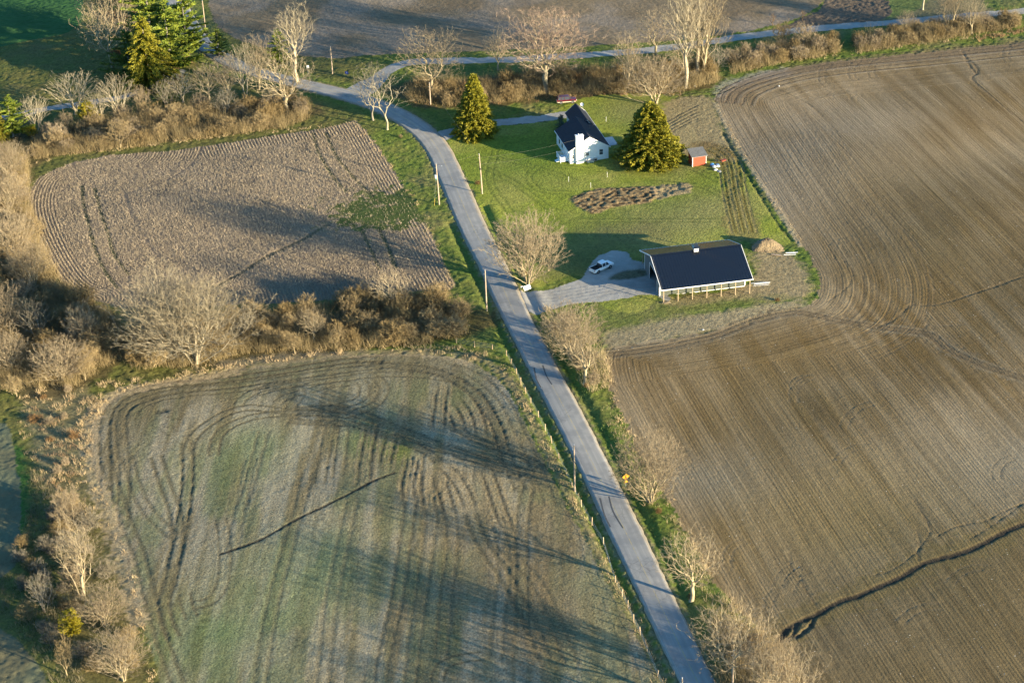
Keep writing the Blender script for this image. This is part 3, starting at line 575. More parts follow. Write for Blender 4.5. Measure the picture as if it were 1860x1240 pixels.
def join(parts):
    V = []; Q = []; T = []; o = 0
    for v, q, t in parts:
        V.append(v); 
        if q is not None and len(q): Q.append(q + o)
        if t is not None and len(t): T.append(t + o)
        o += len(v)
    return np.concatenate(V), (np.concatenate(Q) if Q else None), (np.concatenate(T) if T else None)
def tree_mesh(name, rg, crown, npts, stems, mats, tipr=0.0082, twigs=10, tl=(0.28, 0.64), tw=.0155, gam=1.95, split=.22, spread=.45, taperup=.12, **kw):
    PO, PA, DR, tips = grow(rg, crown, npts, stems, **kw)
    M = len(PO); R = np.zeros(M); nch = np.zeros(M, int)
    for i in range(M):
        if PA[i] >= 0: nch[PA[i]] += 1
    acc = np.where(nch == 0, tipr ** gam, 0.)
    for i in range(M - 1, -1, -1):
        if PA[i] >= 0: acc[PA[i]] += acc[i]
    R = acc ** (1 / gam); R = R * (1 + .18 * np.clip((R / R.max() - .15) / .3, 0, 1))
    e = np.where(PA >= 0)[0]; A = PO[PA[e]]; B = PO[e]; rb = R[e]; ra = np.minimum(R[PA[e]], rb * 1.25 + .01)
    # root flare
    ra = ra * (1 + .35 * np.exp(-A[:, 2] / .35)); rb = rb * (1 + .35 * np.exp(-B[:, 2] / .35))
    thr = R.max() * split; big = rb > thr
    v, q = tubes(A[big], B[big], ra[big], rb[big], 7); trunk = np_mesh(name + '_trunk', v, quads=q, mats=[mats[0]], smooth=True)
    parts = []
    mid = (~big) & (rb > .04); small = (~big) & ~mid
    if mid.any(): v, q = tubes(A[mid], B[mid], ra[mid], rb[mid], 5); parts.append((v, q, None))
    nb = sum(len(x[0]) and len(x[1]) for x in parts)
    if small.any(): v, q = tubes(A[small], B[small], ra[small], rb[small], 3); parts.append((v, q, None)); nb += len(q)
    # fine twigs as thin blades
    src = np.concatenate([np.repeat(np.array(tips), twigs), np.where((R < .03) & (PA >= 0))[0].repeat(max(1, twigs // 3))])
    n = len(src); L = rg.uniform(*tl, n); d = DR[src] + rg.normal(0, spread, (n, 3)) + np.array([0, 0, taperup]); d /= np.linalg.norm(d, axis=1)[:, None]
    s = np.cross(d, rg.normal(size=(n, 3))); s /= np.linalg.norm(s, axis=1)[:, None]; b = PO[src] - DR[src] * (rg.random(n) * .3)[:, None]
    V = np.stack([b - s * tw / 2, b + s * tw / 2, b + d * L[:, None]], 1).reshape(-1, 3); T = np.arange(3 * n).reshape(-1, 3)
    parts.append((V, None, T)); v, q, t = join(parts)
    fm = np.concatenate([np.zeros(nb), np.ones(n)])
    crown_me = np_mesh(name + '_crown', v, quads=q, tris=t, mats=[mats[0], mats[1]], fm=fm)
    return trunk, crown_me
def bark(name, col, var=.3, rnd=.18): return simple(name, col, .9, var, 1.2, rnd=rnd, spec=.1)
BK = {'pale': (bark('pale_bark', (.33, .285, .20)), bark('pale_twigs', (.27, .225, .15))), 'tan': (bark('tan_bark', (.32, .265, .17)), bark('tan_twigs', (.26, .205, .135))),
      'grey': (bark('grey_bark', (.20, .18, .14)), bark('grey_twigs', (.19, .165, .12))), 'rose': (bark('rose_bark', (.27, .225, .15)), bark('rose_twigs', (.26, .185, .135))),
      'brush': (bark('brush_stems', (.24, .185, .10)), bark('brush_twigs', (.225, .165, .08))), 'gold': (bark('gold_stems', (.25, .20, .12)), bark('gold_twigs', (.27, .205, .11))),
      'rust': (bark('rust_stems', (.17, .11, .055)), bark('rust_twigs', (.20, .12, .055)))}
def S(*p): return [np.array(q, float) for q in p]
def fan(rg, n, h, rad, base=.35, lean=0.):
    out = []
    for k in range(n):
        a = 2 * math.pi * k / n + rg.random() * .6; b = base * (.4 + rg.random()); r = rad * (.5 + rg.random() * .7); hh = h * (.8 + .4 * rg.random())
        out.append(S((0, 0, -.3), (math.cos(a) * b * .8, math.sin(a) * b * .8, .05), (math.cos(a) * (b + r * .3) + lean * .3, math.sin(a) * (b + r * .3), hh * .5), (math.cos(a) * (b + r) + lean, math.sin(a) * (b + r), hh)))
    return out
PROT = {}
def proto(key, H, mk):
    rg = np.random.default_rng(abs(hash(key)) % 1000 if False else sum(ord(c) * (i + 3) for i, c in enumerate(key)))
    PROT[key] = (H, mk(rg))
def trunkst(h, lean=0., bend=.15): return [S((0, 0, -.3), (bend, 0, h * .4), (lean * .5, bend, h * .75), (lean, 0, h))]
# H is the modelled height; width follows from the crown radii
proto('domeA', 14, lambda r: tree_mesh('domeA', r, (0, 0, 7.6, 6.6, 6.6, 6.4), 1900, fan(r, 7, 3.2, .9), BK['tan'], twigs=13, tl=(0.28, 0.72), shell=.45, bf=.75))
proto('domeB', 13, lambda r: tree_mesh('domeB', r, (0.4, 0, 7.2, 6.2, 6, 5.8), 1500, fan(r, 5, 3.4, 1.1), BK['tan'], twigs=13, tl=(0.28, 0.72), shell=.5, bf=.7))
proto('wideA', 15, lambda r: tree_mesh('wideA', r, (0, 0, 8.2, 8.6, 7.5, 6.8), 2100, fan(r, 6, 4, 1.6), BK['pale'], twigs=13, tl=(0.28, 0.72), shell=.45, bf=.7, tipr=0.0082))
proto('oakA', 19, lambda r: tree_mesh('oakA', r, (0, 0, 11.6, 8.6, 8, 7.4), 1900, trunkst(4.2), BK['rose'], twigs=13, tl=(0.28, 0.72), shell=.5, bf=.5, tipr=0.0088, wob=.1))
proto('oakB', 16, lambda r: tree_mesh('oakB', r, (.5, 0, 9.6, 6.4, 6, 6.3), 1000, trunkst(4., .4), BK['tan'], twigs=10, tl=(0.24, 0.68), shell=.5, bf=.5, wob=.12))
proto('vaseA', 9, lambda r: tree_mesh('vaseA', r, (0, 0, 5.6, 4.3, 4, 3.3), 420, trunkst(1.6), BK['pale'], twigs=6, tl=(0.20, 0.48), shell=.35, bf=.8, tipr=0.0102, cut=lambda p: np.hypot(p[:, 0], p[:, 1]) < .35 + p[:, 2] * .75))
proto('vaseB', 10, lambda r: tree_mesh('vaseB', r, (.3, 0, 6.2, 3.7, 4, 3.8), 460, fan(r, 3, 1.8, .5), BK['pale'], twigs=8, tl=(0.20, 0.52), shell=.4, bf=.8, tipr=0.0095))
proto('broadA', 13, lambda r: tree_mesh('broadA', r, (0, 0, 8., 5.8, 5.5, 5.1), 760, trunkst(3., .2), BK['tan'], twigs=10, tl=(0.24, 0.56), shell=.4, bf=.55, tipr=0.0109))
proto('broadG', 13, lambda r: tree_mesh('broadG', r, (0, 0, 8., 4.6, 4.6, 5.1), 520, trunkst(3.6, -.3), BK['grey'], twigs=8, tl=(0.24, 0.64), shell=.4, bf=.5, tipr=0.0088))
proto('tallA', 19, lambda r: tree_mesh('tallA', r, (0, 0, 12.4, 3.4, 3.4, 6.8), 620, trunkst(7.), BK['pale'], twigs=10, tl=(0.28, 0.76), shell=.5, bf=.75, tipr=0.0095))
proto('tallB', 17, lambda r: tree_mesh('tallB', r, (.3, 0, 10.4, 3.2, 3.4, 6.8), 560, fan(r, 3, 6, .7), BK['tan'], twigs=10, tl=(0.28, 0.76), shell=.5, bf=.8, tipr=0.0088))
proto('deadA', 12, lambda r: tree_mesh('deadA', r, (.3, 0, 7.4, 4.2, 3.8, 4.2), 120, trunkst(3.2), BK['pale'], twigs=6, tl=(0.24, 0.64), shell=.35, bf=.45, tipr=0.0116, wob=.16))
proto('scrubA', 7.5, lambda r: tree_mesh('scrubA', r, (0, 0, 4.3, 2.7, 2.6, 3.2), 360, fan(r, 4, 1.5, .5), BK['tan'], twigs=19, tl=(0.24, 0.64), shell=.5, bf=.8, tipr=0.0075))
proto('scrubB', 8, lambda r: tree_mesh('scrubB', r, (0, .2, 4.8, 2.3, 2.3, 3.3), 300, trunkst(2.), BK['gold'], twigs=19, tl=(0.24, 0.64), shell=.5, bf=.7, tipr=0.0075))
proto('scrubC', 8, lambda r: tree_mesh('scrubC', r, (0, .2, 4.6, 3., 3., 3.4), 420, fan(r, 3, 2, .6), BK['grey'], twigs=8, tl=(0.20, 0.56), shell=.5, bf=.7, tipr=0.0082))
proto('sapling', 4.5, lambda r: tree_mesh('sapling', r, (0, 0, 2.9, 1.0, 1.0, 1.7), 60, trunkst(1.4), BK['rust'], twigs=6, tl=(0.16, 0.40), shell=.5, bf=.5, tipr=0.0095))
LAB = set()
def put_tree(key, px, py, top, wpx=None, name='bare_tree', label=None, group=None, rot=None, parts=True):
    """stand a tree with its foot at a photo point, as tall as the photo shows it"""
    H, (tm, cm) = PROT[key]; x, y = G(px, py); h = height_to(px, py, top)
    # crowns are seen from above: their far side rises behind the top
    s = h / H; s *= .97
    bb = np.array([v[:] for v in [cm.vertices[i].co for i in range(0, len(cm.vertices), 29)]]); wid = np.percentile(bb[:, 0], 99) - np.percentile(bb[:, 0], 1)
    sx = s if wpx is None else wpx / pxm(x, y) / wid
    sx = min(max(sx, s * .6), s * 1.6)
    e = empty(name, (x, y, hz(x, y) - .05), random.uniform(0, 6.28) if rot is None else rot); e.scale = (sx, sx, s)
    tag(e, label, 'tree', group)
    add_obj('trunk', tm, e); add_obj('crown', cm, e)
    return e
# key, foot x, foot y, top y, width, label
TREES = [
 ('domeA', 960, 514, 380, 132, 'big round bare tree between the road and the lawn, above the barn driveway'),
 ('wideA', 356, 658, 500, 225, 'wide pale many-stemmed bare tree, right half of the huge pair below the stubble field'),
 ('wideA', 312, 650, 486, 200, 'wide pale many-stemmed bare tree, left half of the huge pair below the stubble field'),
 ('deadA', 703, 236, 112, 92, 'pale half-dead tree with few crooked limbs on the verge of the road bend'),
 ('broadG', 678, 219, 106, 70, 'darker bare tree just behind the pale half-dead tree on the verge'),
 ('oakB', 782, 172, 40, 112, 'gnarled bare tree in the brush between the side road and the house driveway'),
 ('oakA', 992, 167, 2, 165, 'largest bare tree with a thick forked trunk and rosy twigs behind the red car'),
 ('broadA', 905, 128, 48, 52, 'small crooked bare tree beside the side road, between the gnarled and the largest tree'),
 ('tallA', 1245, 160, -40, 78, 'tall straight pale tree, leftmost of the row of tall trunks beside the field corner'),
 ('tallA', 1268, 137, -50, 74, 'tall straight pale tree, middle of the row of tall trunks beside the field corner'),
 ('tallB', 1276, 136, -46, 80, 'tall pale tree with feathery crown, rightmost of the tall trunks beside the field corner'),
 ('broadA', 1240, 142, 50, 60, 'lower forked bare tree left of the tall straight trunks'),
 ('oakB', 1192, 100, 8, 105, 'dark-branched bare tree behind the side road, left of the tall trunks'),
 ('tallB', 1138, 158, 46, 52, 'slim bare tree standing in the brush between the largest tree and the tall trunks'),
 ('domeB', 1190, 190, 94, 120, 'low spreading bare tree directly behind the large spruce by the house'),
 ('scrubC', 1300, 132, 78, 40, 'small leaning bare tree at the right foot of the tall trunks'),
 ('broadA', 520, 207, 88, 118, 'bright white-barked spreading tree at the right end of the hedge above the stubble field'),
 ('tallA', 540, 150, -8, 76, 'tall greyish bare tree rising behind the white-barked spreading tree'),
 ('tallB', 470, 162, 52, 58, 'slender bare tree beside the small pine left of the white-barked tree'),
 ('vaseA', 138, 208, 124, 92, 'pale vase-shaped tree beside the farm track, nearer the left edge of the photo'),
 ('vaseB', 219, 214, 127, 70, 'pale vase-shaped tree just right of its wider twin by the farm track'),
 ('vaseB', 66, 241, 165, 50, 'grey bare tree next to the green pines at the left edge'),
 ('vaseB', 182, 224, 160, 46, 'small pale tree between the two vase-shaped trees'),
 ('scrubA', 259, 202, 153, 36, 'small bare tree right of the two vase-shaped trees'),
 ('scrubA', 122, 236, 200, 30, 'low bare bush-like tree below the farm track'),
 ('broadA', 382, 190, 105, 66, 'pale crooked tree in front of the conifers in the middle of the upper hedge'),
 ('tallB', 412, 186, 92, 60, 'slender tree right of the pale crooked tree in the upper hedge'),
 ('vaseA', 333, 186, 128, 60, 'low spreading tree under the conifer clump'),
 ('vaseB', 446, 178, 70, 60, 'bare tree by the road edge right of the small pine'),
 ('scrubC', 305, 196, 140, 44, 'greyish scrub tree at the left foot of the conifer clump'),
 ('oakB', 205, 126, -20, 90, 'dark shaded bare tree left of the conifers at the top edge'),
 ('oakB', 180, 62, -70, 80, 'dark bare tree farthest up the shaded green field edge'),
 ('domeB', 222, 62, -60, 80, 'dark bare tree right behind the shaded one at the top edge'),
 ('scrubC', 408, 207, 156, 46, 'brown bare tree low in the middle of the upper hedge'),
 ('scrubB', 218, 268, 214, 40, 'thin pale tree sticking out of the lower edge of the upper hedge'),
 ('domeB', 20, 330, 250, 74, 'golden bare tree topmost in the woods at the left edge'),
 ('domeB', 18, 390, 298, 84, 'golden bare tree second from the top in the woods at the left edge'),
 ('domeA', 28, 470, 370, 86, 'golden dense bare tree beside the left end of the stubble field'),
 ('domeB', 62, 520, 430, 76, 'olive bare tree beside the lower left corner of the stubble field'),
 ('domeA', 5, 610, 505, 84, 'bright cream dense tree at the left edge of the photo below the stubble field'),
 ('scrubC', 68, 618, 530, 62, 'open greyish tree right of the bright cream tree'),
 ('domeB', 20, 675, 590, 72, 'pale tree at the left edge above the dry grass strip'),
 ('scrubA', 155, 630, 545, 60, 'olive round tree left of the huge pale pair'),
 ('domeA', 112, 690, 612, 100, 'golden many-stemmed thicket tree above the left corner of the crop field'),
 ('scrubB', 155, 690, 640, 34, 'thin golden tree at the right foot of the golden thicket tree'),
 ('scrubB', 30, 720, 680, 38, 'small pinkish tree below the pale tree at the left edge'),
 ('scrubC', 448, 615, 560, 40, 'small bare tree just right of the huge pale pair'),
 ('broadA', 570, 622, 552, 50, 'small white-barked tree in the middle of the dark hedge'),
 ('scrubB', 536, 642, 600, 38, 'small golden tree at the lower edge of the dark hedge'),
 ('scrubB', 612, 632, 590, 42, 'small cream tree right of the small white-barked tree in the dark hedge'),
 ('broadA', 712, 560, 485, 76, 'dead-looking forked tree at the upper right of the dark hedge'),
 ('domeB', 1040, 650, 546, 110, 'leaning bare roadside tree just below the barn driveway'),
 ('broadA', 1062, 698, 575, 90, 'bare roadside tree with long low limbs over the road, below the leaning one'),
 ('scrubA', 1030, 610, 558, 60, 'scrubby bare tree nearest the barn driveway entrance'),
 ('domeA', 1180, 912, 778, 128, 'round bare roadside tree behind the yellow warning sign'),
 ('broadA', 1256, 1090, 960, 112, 'bare roadside tree with a pale thick trunk, second from the bottom'),
 ('oakB', 1335, 1245, 1085, 150, 'large pale crooked tree at the bottom of the photo by the road'),
 ('domeB', 1400, 1262, 1140, 90, 'pale feathery tree right of the crooked one at the bottom'),
 ('tallB', 150, 1080, 935, 90, 'feathery golden tree in the strip left of the crop field'),
 ('scrubA', 128, 960, 880, 60, 'rose-tinted small tree above the feathery golden tree'),
 ('domeB', 190, 1135, 1058, 92, 'rounded beige bushy tree beside the yellow-green cedar'),
 ('domeB', 225, 1235, 1140, 100, 'rounded beige bushy tree at the bottom left corner of the crop field'),
 ('scrubB', 122, 1225, 1148, 34, 'thin leafless young tree below the yellow-green cedar'),
 ('scrubC', 82, 1110, 1035, 50, 'grey scrub tree left of the cedar'),
 ('scrubB', 1420, 84, 34, 34, 'small bare tree in the hedge along the side road, nearer the tall trunks'),
 ('scrubA', 1462, 88, 38, 44, 'bushy bare tree in the hedge along the side road left of the hedge gap'),
 ('broadA', 1645, 62, 14, 36, 'small leaning bare tree above the side road'),
 ('tallB', 1716, 54, -30, 40, 'tall twin-trunk tree in the far right hedge'),
 ('tallB', 1728, 50, -34, 44, 'dark-barked tree leaning beside the twin-trunk tree in the far right hedge'),
 ('broadA', 1765, 62, -10, 50, 'pale forked tree right of the twin-trunk tree in the far right hedge'),
 ('tallA', 1676, 18, -60, 40, 'pale trunk cut by the top edge beyond the side road'),
 ('sapling', 1403, 48, 22, 14, 'red-twigged sapling beyond the side road, left one'),
 ('sapling', 1458, 38, 16, 14, 'red-twigged sapling beyond the side road, right one'),
]
for i, (k, px, py, top, wpx, lab) in enumerate(TREES): put_tree(k, px, py, top, wpx, label=lab, rot=(i * 2.4) % 6.28)
for i, (k, px, py, top, wpx) in enumerate([('oakB', 1420, 1330, 1170, 140), ('domeA', 1480, 1420, 1270, 140), ('oakB', 1560, 1500, 1340, 150), ('oakA', 1640, 1570, 1370, 150)]):
    put_tree(k, px, py, top, wpx, label='bare tree continuing the roadside row beyond the bottom of the photo', group='bare trees continuing the roadside row', rot=i * 1.7)

# ------------------------------------------------------------------ evergreens
def needle_mat(name, a, b):
    k = NB(name); pos = k.n('TexCoord').outputs['Object']; f = k.ramp(k.noise(pos, 1.3, 3), .35, .65)
    c = k.mix(f, c4(a), c4(b)); k.l(c, k.b.inputs['Base Color']); k.b.inputs['Roughness'].default_value = .6; k.b.inputs['Specular IOR Level'].default_value = .25; return k.m
NM = {'olive': needle_mat('olive_needles', (.13, .125, .010), (.24, .215, .018)), 'green': needle_mat('green_needles', (.07, .105, .018), (.15, .18, .025)), 'lime': needle_mat('lime_needles', (.11, .16, .02), (.22, .25, .03)),
      'blue': needle_mat('blue_needles', (.03, .065, .045), (.06, .10, .07)), 'gold': needle_mat('gold_needles', (.20, .18, .01), (.30, .24, .015))}
def conifer(name, rg, H, R, mat, dz=.42, per=9, prof=lambda t: (1 - t) ** .85, droop=.25, up=.0, fl=(.28, .6), dens=7, base=.04, rag=.22, tw=.10, gapw=0.):
    bk = BK['grey'][0]; n = 14; zz = np.linspace(-.3, H * .97, n); A = np.stack([zz * 0, zz * 0, zz], 1); rr = .022 * H * (1 - np.clip(zz / H, 0, 1)) + .02
    v, q = tubes(A[:-1], A[1:], rr[:-1], rr[1:], 8); trunk = np_mesh(name + '_trunk', v, quads=q, mats=[bk], smooth=True)
    parts = []; BA = []; BB = []; Bs = []; Bd = []; z = H * base
    while z < H * .98:
        t = z / H; L0 = R * prof(t) + .12
        for k in range(max(4, int(per * (1 - .4 * t)))):
            a = rg.random() * 6.283; L = L0 * (1 + rg.normal(0, rag)) * (1 if rg.random() > gapw else .4); zj = z + rg.normal(0, dz * .35)
            d = np.array([math.cos(a), math.sin(a), 0]); m = max(2, int(L / .28)); p0 = np.array([0, 0, zj])
            for i in range(m):
                s = (i + 1) / m; p = p0 + d * L * s + np.array([0, 0, L * (up * s - droop * s * s * (1 - .6 * t) + .10 * droop)])
                Bs.append(p); Bd.append(np.array([d[0], d[1], up - droop * 2 * s]))
            BA.append(p0); BB.append(Bs[-1])
        z += dz * (1 - .35 * t)
    BA = np.array(BA); BB = np.array(BB); v, q = tubes(BA, BB, np.full(len(BA), .03), np.full(len(BA), .01), 3); parts.append((v, q, None)); nb = len(q)
    Bs = np.repeat(np.array(Bs), dens, 0); Bd = np.repeat(np.array(Bd), dens, 0); n = len(Bs)
    Bs = Bs + rg.normal(0, .09, (n, 3)); d = Bd + rg.normal(0, .75, (n, 3)) * np.array([1, 1, .55]) + np.array([0, 0, .1]); d /= np.linalg.norm(d, axis=1)[:, None]
    s = np.cross(d, rg.normal(size=(n, 3))); s /= np.linalg.norm(s, axis=1)[:, None]; L = rg.uniform(*fl, n)[:, None]; wv = tw * (.7 + .6 * rg.random(n))[:, None]; L = L * 1.1
    V = np.stack([Bs - d * L * .3, Bs + s * wv + d * L * .2, Bs + d * L * .8, Bs - s * wv + d * L * .2], 1).reshape(-1, 3); Q = np.arange(4 * n).reshape(-1, 4)
    parts.append((V, Q, None)); v, q, t = join(parts)
    return trunk, np_mesh(name + '_crown', v, quads=q, mats=[bk, mat], fm=np.concatenate([np.zeros(nb), np.ones(n)]))
rgc = np.random.default_rng(11)
PROT['spruceA'] = (15, conifer('spruceA', rgc, 15, 4.3, NM['olive'], per=20, dens=13, droop=.22, tw=.10, rag=.09))
PROT['spruceB'] = (15, conifer('spruceB', rgc, 15, 5.6, NM['olive'], per=24, dens=13, prof=lambda t: (1 - t ** 1.35) ** .85 * (.9 + .1 * math.sin(t * 9)), droop=.15, up=.12, tw=.10, rag=.09))
PROT['pineA'] = (16, conifer('pineA', rgc, 16, 4.8, NM['green'], dz=.95, per=8, prof=lambda t: (1 - t) ** .75, droop=-.1, up=.12, dens=18, tw=.09, fl=(.35, .7), rag=.3, gapw=.2, base=.06))
PROT['pineB'] = (15, conifer('pineB', rgc, 15, 4.6, NM['lime'], dz=1.0, per=8, prof=lambda t: (1 - t) ** .8, droop=-.15, up=.15, dens=18, tw=.09, fl=(.35, .7), rag=.3, gapw=.2, base=.08))
PROT['firA'] = (16, conifer('firA', rgc, 16, 4.6, NM['olive'], dz=.6, per=10, droop=.45, up=.1, dens=15, tw=.09))
PROT['blueA'] = (3, conifer('blueA', rgc, 3, 1.1, NM['blue'], dz=.25, per=9, dens=6, fl=(.15, .3), tw=.05, droop=.1))
PROT['cedar'] = (5, conifer('cedar', rgc, 5, 1.7, NM['gold'], dz=.28, per=12, prof=lambda t: math.sqrt(max(0, 1 - t ** 2.2)), up=.5, droop=0, dens=8, fl=(.15, .35), tw=.06))
for i, (k, nm, px, py, top, wpx, lab) in enumerate([
 ('spruceA', 'spruce_tree', 863, 243, 131, 68, 'conical olive spruce beside the house driveway near the road'),
 ('spruceB', 'spruce_tree', 1180, 292, 182, 100, 'large broad olive spruce right of the white house'),
 ('pineA', 'pine_tree', 238, 142, 48, 78, 'left-hand pine with tiered yellow-green branches in the conifer clump'),
 ('firA', 'fir_tree', 272, 154, 26, 88, 'drooping dark fir in the middle front of the conifer clump'),
 ('pineB', 'pine_tree', 312, 132, 2, 84, 'green pine right of the dark fir in the conifer clump'),
 ('pineB', 'pine_tree', 342, 104, -12, 78, 'bright lime pine beside the road, rightmost of the conifer clump'),
 ('pineB', 'pine_tree', 278, 96, -50, 92, 'bright pine cut by the top edge behind the conifer clump'),
 ('pineA', 'pine_tree', 398, 100, 48, 40, 'small pine standing in front of the road right of the conifer clump'),
 ('pineB', 'pine_tree', 509, 120, 52, 42, 'small lime pine behind the white-barked spreading tree'),
 ('pineB', 'pine_tree', 24, 248, 172, 56, 'bright green pine at the left edge of the photo'),
 ('firA', 'cedar_tree', 2, 255, 190, 30, 'golden-green cedar cut by the left edge'),
 ('cedar', 'cedar_tree', 56, 246, 228, 28, 'small round yellow-green cedar at the foot of the green pine'),
 ('cedar', 'cedar_tree', 162, 226, 186, 34, 'round olive cedar in the upper hedge near the vase-shaped trees'),
 ('pineA', 'pine_tree', 302, 188, 150, 34, 'pale green young pine in the upper hedge'),
 ('blueA', 'young_spruce', 1019, 234, 208, 22, 'small blue-green spruce at the left wall of the white house'),
 ('cedar', 'cedar_tree', 132, 1152, 1110, 38, 'bright yellow-green round cedar in the strip left of the crop field')]):
    put_tree(k, px, py, top, wpx, name=nm, label=lab, rot=i * 1.3)

# ------------------------------------------------------------------ brush: single shrubs
def shrub(name, rg, r, h, n, mats, tw=.026, twigs=11):
    tm, cm = tree_mesh(name, rg, (0, 0, h * .45, r, r, h * .55), n, fan(rg, 7, h * .35, r * .45, r * .3), mats, tipr=0.0082, twigs=twigs, tl=(.2, .6), tw=tw, shell=.5, bf=.5, seg=.35, spread=.8)
    v1 = np.zeros(len(tm.vertices) * 3, np.float32); tm.vertices.foreach_get('co', v1); v2 = np.zeros(len(cm.vertices) * 3, np.float32); cm.vertices.foreach_get('co', v2)
    def polys(me):
        q = [];t = []
        for p in me.polygons: (q if len(p.vertices) == 4 else t).append(p.vertices[:])
        return np.array(q) if q else None, np.array(t) if t else None
    q1, t1 = polys(tm); q2, t2 = polys(cm); nmid = len(q2)
    V, Q, T = join([(v1.reshape(-1, 3), q1, t1), (v2.reshape(-1, 3), q2, t2)])
    fm = np.concatenate([np.zeros(len(Q)), np.ones(len(T))]); bpy.data.meshes.remove(tm); bpy.data.meshes.remove(cm)
    return np_mesh(name, V, quads=Q, tris=T, mats=list(mats), fm=fm)
SH = {k: [shrub(f'shrub_{k}', np.random.default_rng(s + i), 2.0, 3.1 if k != 'rust' else 2.0, nn, BK[k]) for i in range(3)] for k, s, nn in (('brush', 5, 300), ('gold', 15, 280), ('tan', 25, 280), ('rust', 35, 200), ('grey', 45, 240))}
def inpoly(p, poly): return bool(inside(np.array(poly, float), np.array([[p[0]]]), np.array([[p[1]]]))[0, 0])
def scatter(poly, n, kinds, srange, label, group, seed, mind=1.7, hmul=1.):
    wp = [G(*q) for q in poly]; a = np.array(wp); rg = random.Random(seed); out = []; tries = 0
    while len(out) < n and tries < n * 60:
        tries += 1; p = (rg.uniform(a[:, 0].min(), a[:, 0].max()), rg.uniform(a[:, 1].min(), a[:, 1].max()))
        if not inpoly(p, wp) or any((p[0] - q[0]) ** 2 + (p[1] - q[1]) ** 2 < mind ** 2 for q in out): continue
        out.append(p); s = rg.uniform(*srange); o = add_obj('shrub', rg.choice(SH[rg.choice(kinds)])); o.location = (p[0], p[1], hz(*p) - .1)
        o.rotation_euler = (0, 0, rg.uniform(0, 6.28)); k = rg.uniform(.8, 1.25); o.scale = (s * k, s * k, s * hmul * rg.uniform(.8, 1.2)); tag(o, label, 'shrub', group)
scatter([(70, 250), (150, 228), (300, 205), (450, 190), (556, 190), (560, 212), (525, 232), (400, 245), (250, 264), (120, 278), (60, 285)], 54, ['brush', 'gold', 'gold', 'tan'], (1.0, 1.6), 'tangled brown shrub in the hedge along the top edge of the stubble field', 'shrubs in the hedge above the stubble field', 1, 2.3)
scatter([(225, 645), (230, 610), (330, 600), (450, 580), (560, 562), (700, 545), (800, 540), (838, 575), (845, 608), (780, 622), (650, 632), (540, 636), (440, 642), (330, 665), (240, 665)], 52, ['brush', 'brush', 'brush', 'gold', 'gold'], (1.15, 1.75), 'dark brown shrub in the hedge between the stubble field and the crop field', 'shrubs in the hedge between the stubble and crop fields', 2, 2.5)
scatter([(-20, 290), (35, 290), (48, 370), (66, 440), (98, 500), (170, 560), (220, 600), (220, 650), (130, 700), (40, 700), (-30, 710)], 38, ['gold', 'tan', 'brush', 'gold'], (1.3, 2.0), 'golden brown shrub in the woods at the left edge of the photo', 'shrubs in the woods at the left edge', 3, 3.2)
scatter([(742, 158), (830, 158), (920, 150), (1000, 140), (1100, 135), (1240, 125), (1290, 118), (1300, 146), (1230, 164), (1130, 166), (1040, 170), (980, 172), (900, 184), (830, 192), (745, 182)], 46, ['brush', 'gold', 'brush', 'rust'], (1.0, 1.6), 'brown shrub in the thicket behind the house lawn', 'shrubs in the thicket behind the house lawn', 4, 2.4)
scatter([(1325, 112), (1400, 90), (1512, 78), (1524, 94), (1420, 113), (1330, 132)], 20, ['gold', 'tan', 'brush'], (1., 1.4), 'tan shrub in the hedge below the side road, left of the hedge gap', 'shrubs below the side road left of the gap', 5, 2.3)
scatter([(1552, 72), (1700, 48), (1840, 34), (1850, 48), (1700, 74), (1560, 94)], 28, ['gold', 'tan', 'brush'], (.9, 1.35), 'tan shrub in the hedge below the side road, right of the hedge gap', 'shrubs below the side road right of the gap', 6, 2.4)
scatter([(95, 900), (165, 900), (200, 1040), (225, 1100), (262, 1240), (140, 1240), (110, 1080)], 17, ['tan', 'gold', 'brush', 'grey'], (.8, 1.4), 'beige shrub in the strip left of the crop field', 'shrubs in the strip left of the crop field', 7, 2.3)
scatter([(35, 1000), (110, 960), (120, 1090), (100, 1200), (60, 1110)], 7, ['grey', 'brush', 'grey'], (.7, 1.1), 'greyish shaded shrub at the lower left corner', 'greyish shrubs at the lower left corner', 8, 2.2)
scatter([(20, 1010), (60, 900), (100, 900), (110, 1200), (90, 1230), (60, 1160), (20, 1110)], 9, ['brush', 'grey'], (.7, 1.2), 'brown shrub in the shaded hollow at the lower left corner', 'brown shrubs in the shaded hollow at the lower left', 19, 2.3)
scatter([(60, 700), (150, 715), (150, 850), (100, 860), (60, 800)], 9, ['rust', 'tan'], (.45, .8), 'low rusty shrub in the dry grass left of the crop field', 'rusty shrubs in the dry grass left of the crop field', 9, 2.)
scatter([(1000, 590), (1030, 600), (1100, 660), (1112, 700), (1080, 720), (1040, 660)], 7, ['tan', 'gold'], (.7, 1.1), 'tan shrub among the roadside trees below the barn driveway', 'shrubs below the barn driveway', 10, 2.)
scatter([(1300, 1140), (1370, 1150), (1440, 1240), (1420, 1290), (1320, 1270), (1290, 1180)], 9, ['gold', 'tan', 'rust'], (.8, 1.2), 'pinkish tan shrub under the crooked tree at the bottom', 'shrubs under the crooked tree at the bottom', 11, 2.)
scatter([(1165, 880), (1200, 890), (1210, 940), (1180, 930)], 2, ['rust', 'tan'], (.4, .6), 'low tan shrub at the foot of the roadside tree by the warning sign', 'shrubs by the warning sign tree', 12, 1.5)
scatter([(300, 110), (350, 120), (340, 150), (280, 150)], 5, ['rust', 'brush'], (.7, 1.), 'rusty shrub under the conifer clump', 'shrubs under the conifer clump', 13, 2.)
